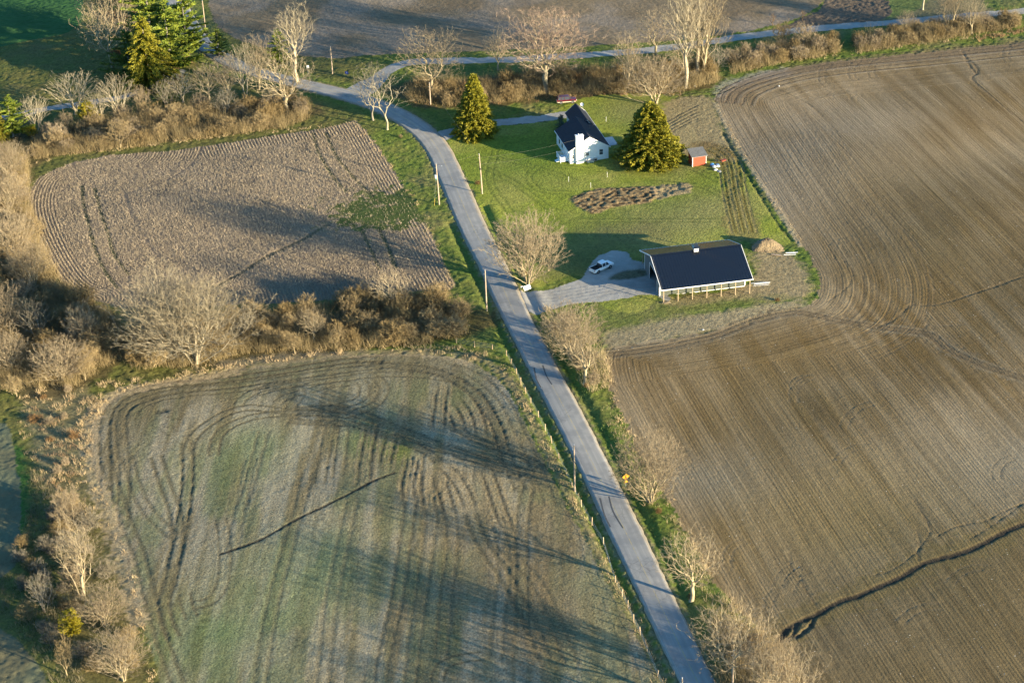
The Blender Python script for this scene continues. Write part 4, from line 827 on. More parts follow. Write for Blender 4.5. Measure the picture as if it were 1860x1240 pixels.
scatter([(200, 20), (250, 30), (235, 110), (205, 110)], 7, ['rust', 'grey'], (.8, 1.3), 'dark rusty shrub between the shaded bare trees and the conifers', 'shrubs by the shaded bare trees', 14, 2.2)
for px, py, s, k, lb in [(868, 334, .45, 'rust', 'small dry shrub at the foot of the pole on the lawn side'), (952, 500, .45, 'rust', 'small dry shrub at the foot of the big round tree'), (728, 250, .3, 'gold', 'pale tuft-like shrub on the verge of the road bend'), (1066, 703, .4, 'rust', 'small rusty shrub at the foot of the lower leaning roadside tree'), (1412, 546, .35, 'rust', 'small rusty shrub at the corner of the dirt yard right of the barn'), (1256, 1086, .45, 'rust', 'small rusty shrub at the foot of the thick-trunked roadside tree')]:
    o = add_obj('shrub', SH[k][0]); x, y = G(px, py); o.location = (x, y, hz(x, y) - .05); o.scale = (s, s, s * 1.1); tag(o, lb, 'shrub')

# ------------------------------------------------------------------ dry grass, stubble stalks
def blades(P3, hgt, wid, rg, per=8, spread=.25, lean=.35):
    n = len(P3) * per; b = np.repeat(P3, per, 0) + np.concatenate([rg.normal(0, spread, (n, 2)), np.zeros((n, 1))], 1)
    h = np.repeat(hgt, per) * rg.uniform(.6, 1.15, n); a = rg.random(n) * 6.283; s = np.stack([np.cos(a), np.sin(a), a * 0], 1) * (wid / 2)
    t = b + np.concatenate([rg.normal(0, lean, (n, 2)) * h[:, None], h[:, None]], 1)
    return np.stack([b - s, b + s, t], 1).reshape(-1, 3), np.arange(3 * n).reshape(-1, 3)
def zat(p):
    i = np.clip((p[:, 1] - gy[0]) / STEP, 0, NYg - 2); j = np.clip((p[:, 0] - gx[0]) / STEP, 0, NXg - 2); a = i.astype(int); b = j.astype(int); u = i - a; v = j - b
    return (Z[a, b] * (1 - v) + Z[a, b + 1] * v) * (1 - u) + (Z[a + 1, b] * (1 - v) + Z[a + 1, b + 1] * v) * u
def grass_area(px, dens, hr, mat, name, label, seed, per=8, wid=.07, clump=.5, line=None, cat='dry grass', spread=.25):
    rg = np.random.default_rng(seed)
    if line is not None:
        c = resample(Wp(px, 5), .3); L = len(c) * .3; n = int(L * line * 2 * dens); i = rg.integers(0, len(c), n); p = c[i] + rg.normal(0, line * .6, (n, 2))
    else:
        a = np.array([G(*q) for q in px]); ar = (a.max(0) - a.min(0)).prod(); n = int(ar * dens); p = rg.uniform(a.min(0), a.max(0), (n, 2)); p = p[inside(a, p[:, 0], p[:, 1])]
    nn = vnoise(1.6, seed + 200, XX=p[:, 0], YY=p[:, 1]); p = p[nn > clump]; nn = nn[nn > clump]
    h = rg.uniform(*hr, len(p)) * (.5 + (nn - clump) * 1.4); P3 = np.concatenate([p, zat(p)[:, None] - .05], 1)
    v, t = blades(P3, h, wid, rg, per, spread); tag(add_obj(name, np_mesh(name, v, tris=t, mats=[mat])), label, cat, kind='stuff')
gtan = simple('dry_grass_tan', (.40, .30, .17), .9, .25, .5); gbr = simple('dry_grass_rust', (.27, .165, .085), .9, .3, .5); ggr = simple('green_grass_blades', (.13, .165, .035), .8, .3, .6); stalk = simple('corn_stalks', (.35, .285, .195), .9, .2, .3)
grass_area([(150, 700), (215, 690), (240, 702), (200, 725), (170, 770), (168, 850), (150, 850), (140, 760)], 2.6, (.7, 1.2), gtan, 'dry_grass', 'pale tan dry grass bordering the upper left corner of the crop field', 1)
grass_area([(20, 690), (150, 695), (150, 850), (190, 960), (100, 960), (50, 840)], 1.3, (.6, 1.2), gtan, 'dry_grass', 'patchy dry grass in the strip left of the crop field', 2, clump=.45)
grass_area([(60, 740), (130, 720), (150, 850), (110, 900), (70, 860)], .9, (.7, 1.2), gbr, 'rusty_weeds', 'rusty dead weeds in the strip left of the crop field', 3, cat='weeds', clump=.55)
grass_area([(150, 850), (190, 940), (235, 1060), (270, 1240), (285, 1240), (245, 1050), (200, 930), (172, 850)], 2., (.4, .9), gtan, 'dry_grass', 'narrow line of dry grass along the left edge of the crop field', 4)
grass_area([(240, 690), (330, 670), (430, 655), (560, 638), (700, 628), (830, 628), (900, 655), (860, 655), (780, 640), (680, 637), (560, 650), (420, 668), (330, 688), (240, 705)], 2.2, (.5, 1.), gtan, 'dry_grass', 'dry grass along the top edge of the crop field', 5, clump=.4)
grass_area([(820, 632), (890, 652), (935, 700), (972, 775), (1012, 850), (1060, 945), (1112, 1050), (1165, 1150), (1212, 1250)], 1.6, (.4, .8), gtan, 'dry_grass', 'dry grass growing through the fence beside the road', 6, line=1.0, clump=.4)
grass_area([(60, 300), (120, 282), (250, 268), (400, 248), (520, 238), (620, 226), (645, 222)], 1.4, (.5, .9), gtan, 'dry_grass', 'dry grass along the top edge of the stubble field', 7, line=.9, clump=.45)
grass_area([(1310, 128), (1420, 112), (1540, 98), (1700, 78), (1880, 55)], 1.6, (.5, 1.), gtan, 'dry_grass', 'dry grass along the top edge of the ploughed field', 8, line=1., clump=.4)
grass_area([(740, 190), (830, 196), (900, 188), (980, 182), (1080, 172), (1170, 172), (1240, 170)], 1.5, (.5, 1.), gbr, 'rusty_weeds', 'rusty weeds along the back edge of the lawn', 9, line=.9, clump=.4, cat='weeds')
grass_area([(1770, 70), (1860, 52), (1860, 60), (1780, 76)], 3, (.6, 1.1), gbr, 'rusty_weeds', 'orange-brown weeds at the far right end of the side road hedge', 10, cat='weeds', clump=.3)
grass_area([(640, 225), (690, 275), (735, 340), (775, 400), (800, 460), (820, 525)], 1.4, (.4, .7), gtan, 'dry_grass', 'dry grass along the right edge of the stubble field', 11, line=.6, clump=.45)
grass_area([(1300, 185), (1328, 240), (1372, 315), (1427, 400), (1455, 445)], 1.5, (.2, .5), gtan, 'dry_grass', 'dry grass strip between the lawn and the ploughed field', 12, line=.7, clump=.4)
grass_area([(640, 175), (700, 240), (760, 290), (790, 340), (830, 440), (870, 520), (905, 610), (850, 620), (815, 520), (770, 400), (700, 280), (600, 215), (560, 195)], 1.6, (.15, .35), ggr, 'verge_grass', 'green verge grass between the stubble field and the road', 13, per=5, clump=.45, cat='grass', wid=.09)
grass_area([(905, 620), (960, 730), (1030, 860), (1100, 990), (1180, 1160), (1225, 1250), (1195, 1250), (1140, 1110), (1050, 930), (970, 770), (920, 660)], 2., (.15, .4), ggr, 'verge_grass', 'green verge grass between the fence and the road', 14, per=5, clump=.45, cat='grass', wid=.09)
grass_area([(990, 600), (1060, 740), (1110, 830), (1160, 920), (1230, 1060), (1290, 1180), (1330, 1180), (1270, 1060), (1200, 920), (1120, 760), (1090, 690), (1030, 600)], 1.8, (.2, .5), ggr, 'verge_grass', 'green verge grass between the road and the ploughed field', 15, per=5, clump=.45, cat='grass', wid=.09)
grass_area([(1020, 590), (1090, 650), (1120, 740), (1200, 890), (1260, 1000), (1330, 1120), (1430, 1250)], 1.4, (.4, .9), gtan, 'dry_grass', 'dry grass between the roadside trees and the ploughed field', 16, line=1.1, clump=.45)
brw = simple('underbrush_brown', (.23, .175, .085), .9, .3, .5)
for i, (pl, lb) in enumerate([([(70, 250), (150, 228), (300, 205), (450, 190), (560, 186), (560, 215), (525, 234), (400, 248), (250, 267), (120, 282), (60, 290)], 'brown undergrowth in the hedge above the stubble field'), ([(225, 645), (230, 605), (330, 595), (450, 575), (560, 555), (700, 540), (800, 532), (842, 570), (848, 610), (780, 625), (650, 634), (540, 638), (440, 644), (330, 668), (240, 670)], 'brown undergrowth in the hedge between the stubble and crop fields'), ([(-20, 270), (50, 280), (52, 370), (72, 440), (110, 510), (190, 560), (225, 600), (225, 650), (130, 705), (40, 705), (-30, 715)], 'brown undergrowth in the woods at the left edge'), ([(742, 150), (830, 150), (920, 142), (1000, 132), (1100, 128), (1240, 118), (1295, 112), (1305, 150), (1230, 168), (1130, 170), (1040, 174), (980, 178), (900, 188), (830, 194), (745, 186)], 'brown undergrowth in the thicket behind the lawn'), ([(1325, 108), (1400, 86), (1512, 72), (1526, 97), (1420, 116), (1330, 136)], 'brown undergrowth in the side road hedge left of the gap'), ([(1550, 70), (1700, 46), (1850, 32), (1855, 50), (1700, 76), (1560, 97)], 'brown undergrowth in the side road hedge right of the gap'), ([(1300, 1130), (1370, 1140), (1450, 1240), (1430, 1300), (1320, 1280), (1285, 1180)], 'tan undergrowth under the crooked tree at the bottom')]):
    grass_area(pl, 4.2, (1.4, 3.3), brw, 'underbrush', lb, 40 + i, per=9, wid=.045, clump=.2, cat='undergrowth', spread=.4)
pale = simple('pale_brush_stems', (.36, .28, .16), .9, .3, .5)
for i, (pl, hh, dn, lb) in enumerate([([(985, 560), (1020, 570), (1075, 610), (1105, 650), (1112, 700), (1070, 715), (1030, 650), (990, 590)], (1., 2.6), 2.4, 'pale wispy brush among the roadside trees below the barn driveway'), ([(1100, 740), (1140, 770), (1180, 850), (1215, 920), (1180, 930), (1130, 840)], (.5, 1.4), 1.2, 'pale wispy brush around the tree behind the warning sign'), ([(1205, 930), (1240, 950), (1290, 1040), (1290, 1090), (1235, 1030)], (.6, 1.8), 1.6, 'pale wispy brush around the second roadside tree from the bottom'), ([(1285, 1080), (1330, 1090), (1410, 1180), (1470, 1260), (1440, 1330), (1350, 1300), (1290, 1170)], (1., 2.8), 2.6, 'pale wispy brush under the crooked tree at the bottom')]):
    grass_area(pl, dn, hh, pale, 'wispy_brush', lb, 60 + i, per=9, wid=.045, clump=.25, cat='brush', spread=.4)
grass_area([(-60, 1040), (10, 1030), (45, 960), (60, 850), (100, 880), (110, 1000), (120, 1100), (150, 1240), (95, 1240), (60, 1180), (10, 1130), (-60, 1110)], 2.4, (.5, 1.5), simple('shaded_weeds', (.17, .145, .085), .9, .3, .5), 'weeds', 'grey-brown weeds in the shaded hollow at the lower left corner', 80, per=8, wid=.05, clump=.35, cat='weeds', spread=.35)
# stubble: stalks stand in drill rows, thin out in the green wet spot and the tyre lanes
rg = np.random.default_rng(5); msk = (zone == 2)
ii, jj = np.where(msk); ii = np.repeat(ii, 2); jj = np.repeat(jj, 2)
lane = C[ii, jj, 0] < .085; keepm = rg.random(len(ii)) < np.where(lane, .12, np.clip((C[ii, jj, 0] - .06) / .05, .1, 1.)); ii = ii[keepm]; jj = jj[keepm]
uu = U[ii, jj]; su = (np.round(uu / .76) * .76 - uu); blm = bl[ii, jj]
gU = np.gradient(U, STEP); gu = np.stack([gU[1][ii, jj], gU[0][ii, jj]], 1); gn = np.linalg.norm(gu, axis=1)[:, None]; ok = (gn[:, 0] > .5) & (gn[:, 0] < 1.6); gu = gu / np.maximum(gn, .3)
p = np.stack([gx[jj], gy[ii]], 1)[ok] + gu[ok] * su[ok][:, None] + rg.normal(0, 1., (ok.sum(), 2)) * np.where(np.minimum(sSt[ii, jj], 60) < 6, .07, .24)[ok][:, None] + np.stack([-gu[ok][:, 1], gu[ok][:, 0]], 1) * rg.uniform(-.25, .25, (ok.sum(), 1))
P3 = np.concatenate([p, zat(p)[:, None] - .05], 1); v, t = blades(P3, rg.uniform(.2, .55, len(P3)), .055, rg, 2, .08, .3)
tag(add_obj('stubble', np_mesh('stubble', v, tris=t, mats=[stalk])), 'tan cut corn stalks standing in rows on the upper left field', 'stubble', kind='stuff')
# ------------------------------------------------------------------ mesh builder for the built things
class MB:
    def __init__(s): s.V = []; s.F = []
    def poly(s, pts): o = len(s.V); s.V += [tuple(p) for p in pts]; s.F.append(list(range(o, o + len(pts))))
    def box(s, x0, y0, z0, x1, y1, z1):
        o = len(s.V); s.V += [(x, y, z) for z in (z0, z1) for (x, y) in ((x0, y0), (x1, y0), (x1, y1), (x0, y1))]
        s.F += [[o + i for i in f] for f in ((3, 2, 1, 0), (4, 5, 6, 7), (0, 1, 5, 4), (1, 2, 6, 5), (2, 3, 7, 6), (3, 0, 4, 7))]
        return s
    def prism(s, pts, ext):
        """closed outline (list of xyz) swept by ext"""
        n = len(pts); o = len(s.V); e = np.array(ext, float); s.V += [tuple(p) for p in pts] + [tuple(np.array(p, float) + e) for p in pts]
        s.F += [list(range(o, o + n))[::-1], list(range(o + n, o + 2 * n))] + [[o + i, o + (i + 1) % n, o + n + (i + 1) % n, o + n + i] for i in range(n)]
        return s
    def tube(s, pts, r, n=6, r1=None):
        r1 = r if r1 is None else r1
        p = [np.array(a, float) for a in pts]; rings = []
        for i, a in enumerate(p):
            d = unit(p[min(i + 1, len(p) - 1)] - p[max(i - 1, 0)]); h = np.array([1., 0, 0]) if abs(d[2]) > .9 else np.array([0, 0, 1.]); u = unit(np.cross(d, h)); v = np.cross(d, u)
            rr = r + (r1 - r) * i / (len(p) - 1); o = len(s.V); rings.append(o); s.V += [tuple(a + rr * (u * math.cos(2 * math.pi * k / n) + v * math.sin(2 * math.pi * k / n))) for k in range(n)]
        for a, b in zip(rings, rings[1:]): s.F += [[a + k, a + (k + 1) % n, b + (k + 1) % n, b + k] for k in range(n)]
        s.F += [[rings[0] + k for k in range(n)][::-1], [rings[-1] + k for k in range(n)]]
        return s
    def loft(s, rings, caps=True):
        n = len(rings[0]); o = len(s.V)
        for r in rings: s.V += [tuple(p) for p in r]
        for i in range(len(rings) - 1):
            a, b = o + i * n, o + (i + 1) * n; s.F += [[a + k, a + (k + 1) % n, b + (k + 1) % n, b + k] for k in range(n)]
        if caps: s.F += [[o + k for k in range(n)][::-1], [o + (len(rings) - 1) * n + k for k in range(n)]]
        return s
    def build(s, name, mat, parent=None, smooth=False, bevel=0.):
        me = bpy.data.meshes.new(name); me.from_pydata(s.V, [], s.F); me.materials.append(mat)
        bm = bmesh.new(); bm.from_mesh(me); bmesh.ops.recalc_face_normals(bm, faces=bm.faces)
        if bevel: bmesh.ops.bevel(bm, geom=bm.edges[:], offset=bevel, segments=1, affect='EDGES', clamp_overlap=True)
        bm.to_mesh(me); bm.free()
        if smooth: me.polygons.foreach_set('use_smooth', [True] * len(me.polygons))
        return add_obj(name, me, parent)
def thing(name, x, y, rz, label, cat, group=None, z=None):
    return tag(empty(name, (x, y, hz(x, y) if z is None else z), rz), label, cat, group)
def copy_tree(o, parent=None):
    c = o.copy(); COL.objects.link(c); c.parent = parent
    for ch in o.children: copy_tree(ch, c)
    return c
white = simple('white_paint', (.80, .80, .79), .5, .04, 2.); trim = simple('white_trim', (.78, .77, .75), .45, .05, 2.); dark = simple('dark_interior', (.03, .03, .032), .8)
def glassm(name, col, r=.08):
    k = NB(name); k.b.inputs['Base Color'].default_value = c4(col); k.b.inputs['Roughness'].default_value = r; k.b.inputs['Specular IOR Level'].default_value = .8; return k.m
glass = glassm('window_glass', (.05, .06, .075)); wood = simple('post_wood', (.34, .26, .165), .8, .15, 2.); oldwood = simple('pole_wood', (.38, .29, .21), .85, .2, 1.5); conc = simple('concrete', (.50, .50, .49), .85, .1, 3.)
def siding(name, col, sc_, dirn='Z', bump=.02, rough=.6):
    k = NB(name); tc = k.n('TexCoord').outputs['Object']; wv = k.n('TexWave', wave_type='BANDS', bands_direction=dirn, wave_profile='SAW'); wv.inputs['Scale'].default_value = sc_; k.l(tc, wv.inputs[0])
    f = k.ramp(k.noise(tc, 1.2, 3), .3, .7, .94, 1.04); cm = k.n('CombineColor'); [k.l(f, cm.inputs[i]) for i in range(3)]; k.l(k.mix(1., c4(col), cm.outputs[0], 'MULTIPLY'), k.b.inputs['Base Color'])
    k.b.inputs['Roughness'].default_value = rough; k.bump(wv.outputs['Fac'], bump); return k.m
hsid = siding('white_siding', (.78, .79, .80), 2.4)
def shingle(name, col):
    k = NB(name); tc = k.n('TexCoord').outputs['Object']; br = k.n('TexBrick'); br.inputs['Scale'].default_value = 3.2; br.inputs['Mortar Size'].default_value = .012; k.l(tc, br.inputs[0])
    br.inputs['Color1'].default_value = c4(col); br.inputs['Color2'].default_value = c4([q * 1.35 for q in col]); br.inputs['Mortar'].default_value = c4([q * .6 for q in col])
    f = k.ramp(k.noise(tc, .8, 4), .3, .7, .85, 1.15); cm = k.n('CombineColor'); [k.l(f, cm.inputs[i]) for i in range(3)]; k.l(k.mix(1., br.outputs[0], cm.outputs[0], 'MULTIPLY'), k.b.inputs['Base Color'])
    k.b.inputs['Roughness'].default_value = .75; k.b.inputs['Specular IOR Level'].default_value = .3; k.bump(k.noise(tc, 14.), .015); return k.m
rshin = shingle('charcoal_shingles', (.012, .015, .025)); gshin = shingle('grey_shingles', (.13, .13, .125))

# ------------------------------------------------------------------ the white house (x along the gable wall, y away from the camera)
hx, hy = G(1035.5, 297.5); H = thing('house', hx, hy, math.radians(13.1), 'small white house with dark hip-less gable roof and wide white chimney on its end wall'.replace('hip-less ', ''), 'house', z=float(Hm(hx, hy)) - .05)
W_, L1_, L2_, HW, HR = 9.4, 12.0, 21.2, 3.35, 6.25; wx0, wr, WRZ = 5.1, 7.45, 5.3
b = MB(); b.prism([(0, 0, -.3), (W_, 0, -.3), (W_, 0, HW), (W_ / 2, 0, HR - .1), (0, 0, HW)], (0, L1_, 0)); b.prism([(wx0, L1_ + .003, -.3), (W_ - .003, L1_ + .003, -.3), (W_ - .003, L1_ + .003, HW - .004), (wr, L1_ + .003, WRZ - .1), (wx0, L1_ + .003, HW - .004)], (0, L2_ - L1_, 0)); b.build('wall', hsid, H)
def gable_roof(x0, x1, xr, y0, y1, ze, zr, ov=.35, th=.16):
    m = MB(); sl = (zr - ze) / (xr - x0); sr = (zr - ze) / (x1 - xr)
    m.prism([(x0 - ov, y0, ze - ov * sl), (xr, y0, zr), (x1 + ov, y0, ze - ov * sr), (x1 + ov, y0, ze - ov * sr + th), (xr, y0, zr + th + .02), (x0 - ov, y0, ze - ov * sl + th)], (0, y1 - y0, 0)); return m
m = gable_roof(0, W_, W_ / 2, -.3, L1_ + .25, HW, HR); rf = m.build('roof', rshin, H)
m = MB(); m.prism([(wx0 + .9, L1_ - 1.6, 3.9), (wr, L1_ - 1.6, WRZ - .28), (W_ - .9, L1_ - 1.6, 3.9)], (0, 1.85, 0)); m.prism([(wr - .9, L1_ - 2.6, 4.2), (wr, L1_ - 2.6, WRZ - .62), (wr + .9, L1_ - 2.6, 3.6)], (0, 1.0, 0)); m.build('valley_roof', rshin, H)
m = gable_roof(wx0, W_, wr, L1_ - .3, L2_ + .3, HW + .02, WRZ); m.build('roof', rshin, H)
m = MB()
for (x0, z0, x1, z1, yy) in ((-.36, HW - .2, W_ / 2, HR + .03, -.36), (W_ + .36, HW - .2, W_ / 2, HR + .03, -.36), (wx0 - .36, HW - .2, wr, WRZ + .03, L2_ + .31), (W_ + .36, HW - .2, wr, WRZ + .03, L2_ + .31)):
    m.prism([(x0, yy, z0 - .10), (x1, yy, z1 - .10), (x1, yy, z1 + .12), (x0, yy, z0 + .12)], (0, .055, 0))
m.box(-.44, -.36, HW - .30, -.36, L1_ + .25, HW - .08); m.box(W_ + .36, -.36, HW - .30, W_ + .44, L2_ + .3, HW - .08); m.build('fascia', trim, H)
# chimney on the end wall
m = MB(); m.box(1.35, -.55, -.3, 3.25, -.004, 5.6); m.box(1.40, -.52, 5.6, 3.2, .30, 7.0); m.box(1.33, -.60, 7.0, 3.27, .37, 7.16); ch = m.build('chimney', simple('painted_brick', (.80, .80, .78), .6, .06, 5., .02), H)
m = MB(); m.tube([(2.1, -.1, 7.1), (2.1, -.1, 7.5)], .13, 8); m.box(2.45, -.3, 7.16, 2.85, .1, 7.3); m.build('flue', conc, ch)
def window(x, z, w_, h_, parent, face='y', y=0.):
    m = MB(); t = .07
    if face == 'y':
        for a in ((x - w_ / 2 - t, z - t, x + w_ / 2 + t, z), (x - w_ / 2 - t, z + h_, x + w_ / 2 + t, z + h_ + t), (x - w_ / 2 - t, z, x - w_ / 2, z + h_), (x + w_ / 2, z, x + w_ / 2 + t, z + h_), (x - w_ / 2, z + h_ / 2 - .025, x + w_ / 2, z + h_ / 2 + .025)): m.box(a[0], y - .05, a[1], a[2], y - .003, a[3])
        f = m.build('window', trim, parent); MB().box(x - w_ / 2, y - .02, z, x + w_ / 2, y - .005, z + h_).build('pane', glass, f)
    else:
        for a in ((y - w_ / 2 - t, z - t, y + w_ / 2 + t, z), (y - w_ / 2 - t, z + h_, y + w_ / 2 + t, z + h_ + t), (y - w_ / 2 - t, z, y - w_ / 2, z + h_), (y + w_ / 2, z, y + w_ / 2 + t, z + h_)): m.box(x - .05, a[0], a[1], x - .003, a[2], a[3])
        f = m.build('window', trim, parent); MB().box(x - .02, y - w_ / 2, z, x - .005, y + w_ / 2, z + h_).build('pane', glass, f)
window(4.25, 1.5, .75, .8, H); window(7.6, 1.35, .85, 1.35, H); window(.75, 1.3, .45, .8, H)
for yy in (6.8, 9.2): window(0, 1.1, 1.1, 1.3, H, 'x', yy)
window(wx0, 1.3, .9, 1.1, H, 'x', 16.5)
m = MB(); m.box(-.06, 2.3, .5, -.004, 3.3, 2.6); dd_ = m.build('door', trim, H); MB().box(-.10, 2.4, 1.45, -.06, 2.5, 1.6).build('handle', dark, dd_)
# side porch with white railing and steps
m = MB(); m.box(-2.1, .9, .35, -.01, 4.4, .5); m.box(-2.95, 1.8, 0, -2.1, 2.9, .17); m.box(-2.55, 1.8, .17, -2.1, 2.9, .34)
for (x, y) in ((-2.05, .95), (-2.05, 4.35), (-2.05, 2.7), (-.1, .95), (-.1, 4.35)): m.box(x - .05, y - .05, -.2, x + .05, y + .05, .35)
pc = m.build('porch', white, H); m = MB()
for (x0, y0, x1, y1) in ((-2.07, .93, -2.0, 4.37), (-2.07, .9, -.05, .97), (-2.07, 4.33, -.05, 4.4)):
    m.box(x0, y0, 1.38, x1, y1, 1.47); m.box(x0 + .003, y0 + .003, .62, x1 - .003, y1 - .003, .68)
    L = max(x1 - x0, y1 - y0); n = int(L / .17)
    for i in range(1, n):
        t = i / n; x = x0 + (x1 - x0) * t if x1 - x0 > .2 else (x0 + x1) / 2; y = y0 + (y1 - y0) * t if y1 - y0 > .2 else (y0 + y1) / 2; m.box(x - .028, y - .028, .68, x + .028, y + .028, 1.38)
for (x, y) in ((-2.05, .95), (-2.05, 4.35), (-2.05, 2.7)): m.box(x - .07, y - .07, .5, x + .07, y + .07, 1.62)
m.build('railing', white, pc)
m = MB(); m.box(4.0, -.95, -.1, 5.6, -.12, .45); m.build('window_well', simple('well_lining', (.42, .40, .33), .8), H)
m = MB(); m.box(5.75, -.5, .15, 6.5, -.06, .75); ac = m.build('air_conditioner', simple('beige_metal', (.45, .42, .36), .5), H); MB().box(5.83, -.52, .22, 6.42, -.503, .68).build('grille', dark, ac)
m = MB(); m.box(W_ + .02, 6.1, 0, W_ + .5, 7.2, 1.9); m.box(W_ + .05, 8.2, .1, W_ + .35, 9.4, .9); m.build('utility_box', white, H)
m = MB(); [m.tube([(x, y, z - .2), (x, y, z + .3)], .06, 6) for (x, y, z) in ((6.6, 6.2, 5.3), (7.3, 9.0, 4.9), (8.0, 15.2, 4.5))]; m.build('vent_pipe', gshin, H)
m = MB(); m.tube([(9.0, 20.6, 4.3), (9.0, 20.6, 5.2), (8.9, 20.5, 5.35)], .03, 5); dsh = m.build('satellite_dish', conc, H)
m = MB(); c_ = np.array([8.75, 20.3, 5.45]); a1 = unit(np.array([-.5, -.8, .35])); u1 = unit(np.cross(a1, [0, 0, 1])); v1 = np.cross(u1, a1)
m.loft([[tuple(c_ + a1 * dz_ + (u1 * math.cos(t) + v1 * math.sin(t)) * r) for t in np.linspace(0, 2 * math.pi, 13)[:-1]] for r, dz_ in ((.05, -.06), (.25, -.02), (.40, .06), (.42, .07), (.25, .0), (.04, -.03))]); m.build('dish_reflector', white, dsh)
m = MB(); m.box(0, 0, -.15, 2.5, 4.6, .14); x, y = G(1104, 266); o = m.build('patio_slab', conc, None); o.location = (x, y, float(Hm(x, y)) + .06); o.rotation_euler = (0, 0, math.radians(13.1)); tag(o, 'pale concrete patio slab on the lawn at the right wall of the white house', 'patio')

# ------------------------------------------------------------------ barn
bx_, by_ = G(1040 + 848 / 5.167, 400 + 775 / 5.167); BZ = float(Hm(bx_ + 8, by_ + 8)); Bn = thing('barn', bx_, by_, math.radians(10.03), 'large pole barn with dark ribbed metal roof, white trim and open lean-to on posts', 'barn', z=BZ)
BL, BW, BE, BR, BY = 18.5, 17.7, 3.35, 6.75, 8.85
def metal(name, col, rough, mt=.0, spec=.5):
    k = NB(name); tc = k.n('TexCoord').outputs['Object']; f = k.ramp(k.noise(k.scalevec(tc, (.6, 3, .6)), 1.), .3, .7, .92, 1.08); cm = k.n('CombineColor'); [k.l(f, cm.inputs[i]) for i in range(3)]
    k.l(k.mix(1., c4(col), cm.outputs[0], 'MULTIPLY'), k.b.inputs['Base Color']); k.b.inputs['Roughness'].default_value = rough; k.b.inputs['Metallic'].default_value = mt; k.b.inputs['Specular IOR Level'].default_value = spec; return k.m
roofm = metal('dark_roof_metal', (.007, .010, .017), .25, 0., .8); wallm = metal('sage_wall_metal', (.095, .105, .085), .45)
def ribbed(xa, xb, P0, P1, pitch=.30, rh=.035, rw=.05, th=.05):
    """ribbed sheet between two eave/ridge lines given as (y,z)"""
    m = MB(); xs_ = [(xa, 0)]; x = xa + pitch / 2
    while x < xb - rw: xs_ += [(x - rw, 0), (x - rw * .4, rh), (x + rw * .4, rh), (x + rw, 0)]; x += pitch
    xs_.append((xb, 0)); d = np.array([P1[0] - P0[0], P1[1] - P0[1]]); n = np.array([-d[1], d[0]]) / np.linalg.norm(d); n = n if n[1] > 0 or (abs(n[1]) < .01 and n[0] < 0) else -n
    if abs(d[0]) < .01: n = np.array([-1., 0])
    top0 = [(x, P0[0] + n[0] * h, P0[1] + n[1] * h) for x, h in xs_]; top1 = [(x, P1[0] + n[0] * h, P1[1] + n[1] * h) for x, h in xs_]; o = len(m.V); k = len(xs_); m.V += top0 + top1; m.F += [[o + i, o + i + 1, o + k + i + 1, o + k + i] for i in range(k - 1)]
    q = [(xa, P0[0] - n[0] * th, P0[1] - n[1] * th), (xb, P0[0] - n[0] * th, P0[1] - n[1] * th), (xb, P1[0] - n[0] * th, P1[1] - n[1] * th), (xa, P1[0] - n[0] * th, P1[1] - n[1] * th)]; m.poly(q)
    return m
ribbed(-.35, 18.95, (-.1, BE), (BY, BR), .62, .06, .07).build('near_roof_slope', roofm, Bn); ribbed(-.35, 18.95, (BW + .1, BE), (BY, BR), .62, .06, .07).build('far_roof_slope', roofm, Bn)
m = MB(); m.prism([(-.4, BY - .28, BR - .04), (-.4, BY, BR + .09), (-.4, BY + .28, BR - .04), (-.4, BY, BR + .03)], (19.4, 0, 0)); m.build('ridge_cap', roofm, Bn)
m = MB()
for xx in (-.45, 18.96):
    for ya, yb in ((-.1, BY), (BW + .1, BY)): m.prism([(xx, ya, BE - .20), (xx, yb, BR - .20), (xx, yb, BR + .05), (xx, ya, BE + .05)], (.09, 0, 0))
m.box(-.45, -.19, BE - .17, 19.05, -.105, BE + .02); m.box(-.45, BW + .105, BE - .24, 19.05, BW + .19, BE + .02); m.build('roof_trim', trim, Bn)
ribbed(.15, 18.2, (3.2, .25), (3.2, 4.45), .23, .03, .045).build('near_wall', wallm, Bn)
# right end wall (far gable), left end wall with the big doorway
def gz(y): return BE + (BR - BE) * (y / BY if y < BY else (BW - y) / (BW - BY)) - .12
m = MB(); m.prism([(18.28, 3.3, 0), (18.28, 15, 0), (18.28, 15, gz(15)), (18.28, BY, gz(BY)), (18.28, 3.3, gz(3.3))], (.08, 0, 0)); m.box(.2, 14.95, 0, 18.2, 15.03, gz(15)); m.build('wall', wallm, Bn)
m = MB(); m.prism([(.06, 11.1, 0), (.06, 15.1, 0), (.06, 15.1, gz(15.1)), (.06, 11.1, gz(11.1))], (.08, 0, 0)); m.prism([(.06, 4.9, 3.9), (.06, 11.1, 3.9), (.06, 11.1, gz(11.1)), (.06, BY, gz(BY)), (.06, 4.9, gz(4.9))], (.08, 0, 0)); m.box(.06, 3.15, 0, .14, 4.9, gz(3.15)); m.build('door_wall', metal('shaded_sage_metal', (.12, .135, .14), .5), Bn)  # same sage siding as the other walls, its bluish shade put into the colour
m = MB(); m.box(.0, 11.0, 0, .05, 11.2, 3.9); m.box(0, 15.02, 0, .055, 15.2, gz(15.2)); m.box(0, 3.08, 0, .05, 3.22, gz(3.2)); m.box(0, 4.8, 0, .05, 4.95, 3.95); m.box(0, 4.95, 3.82, .05, 11.0, 3.97); m.box(.16, 3.10, .02, 18.3, 3.155, .16); m.box(18.2, 3.1, .25, 18.4, 3.3, gz(3.2)); m.box(.10, 3.10, .25, .24, 3.19, 4.4); m.build('wall_trim', trim, Bn)
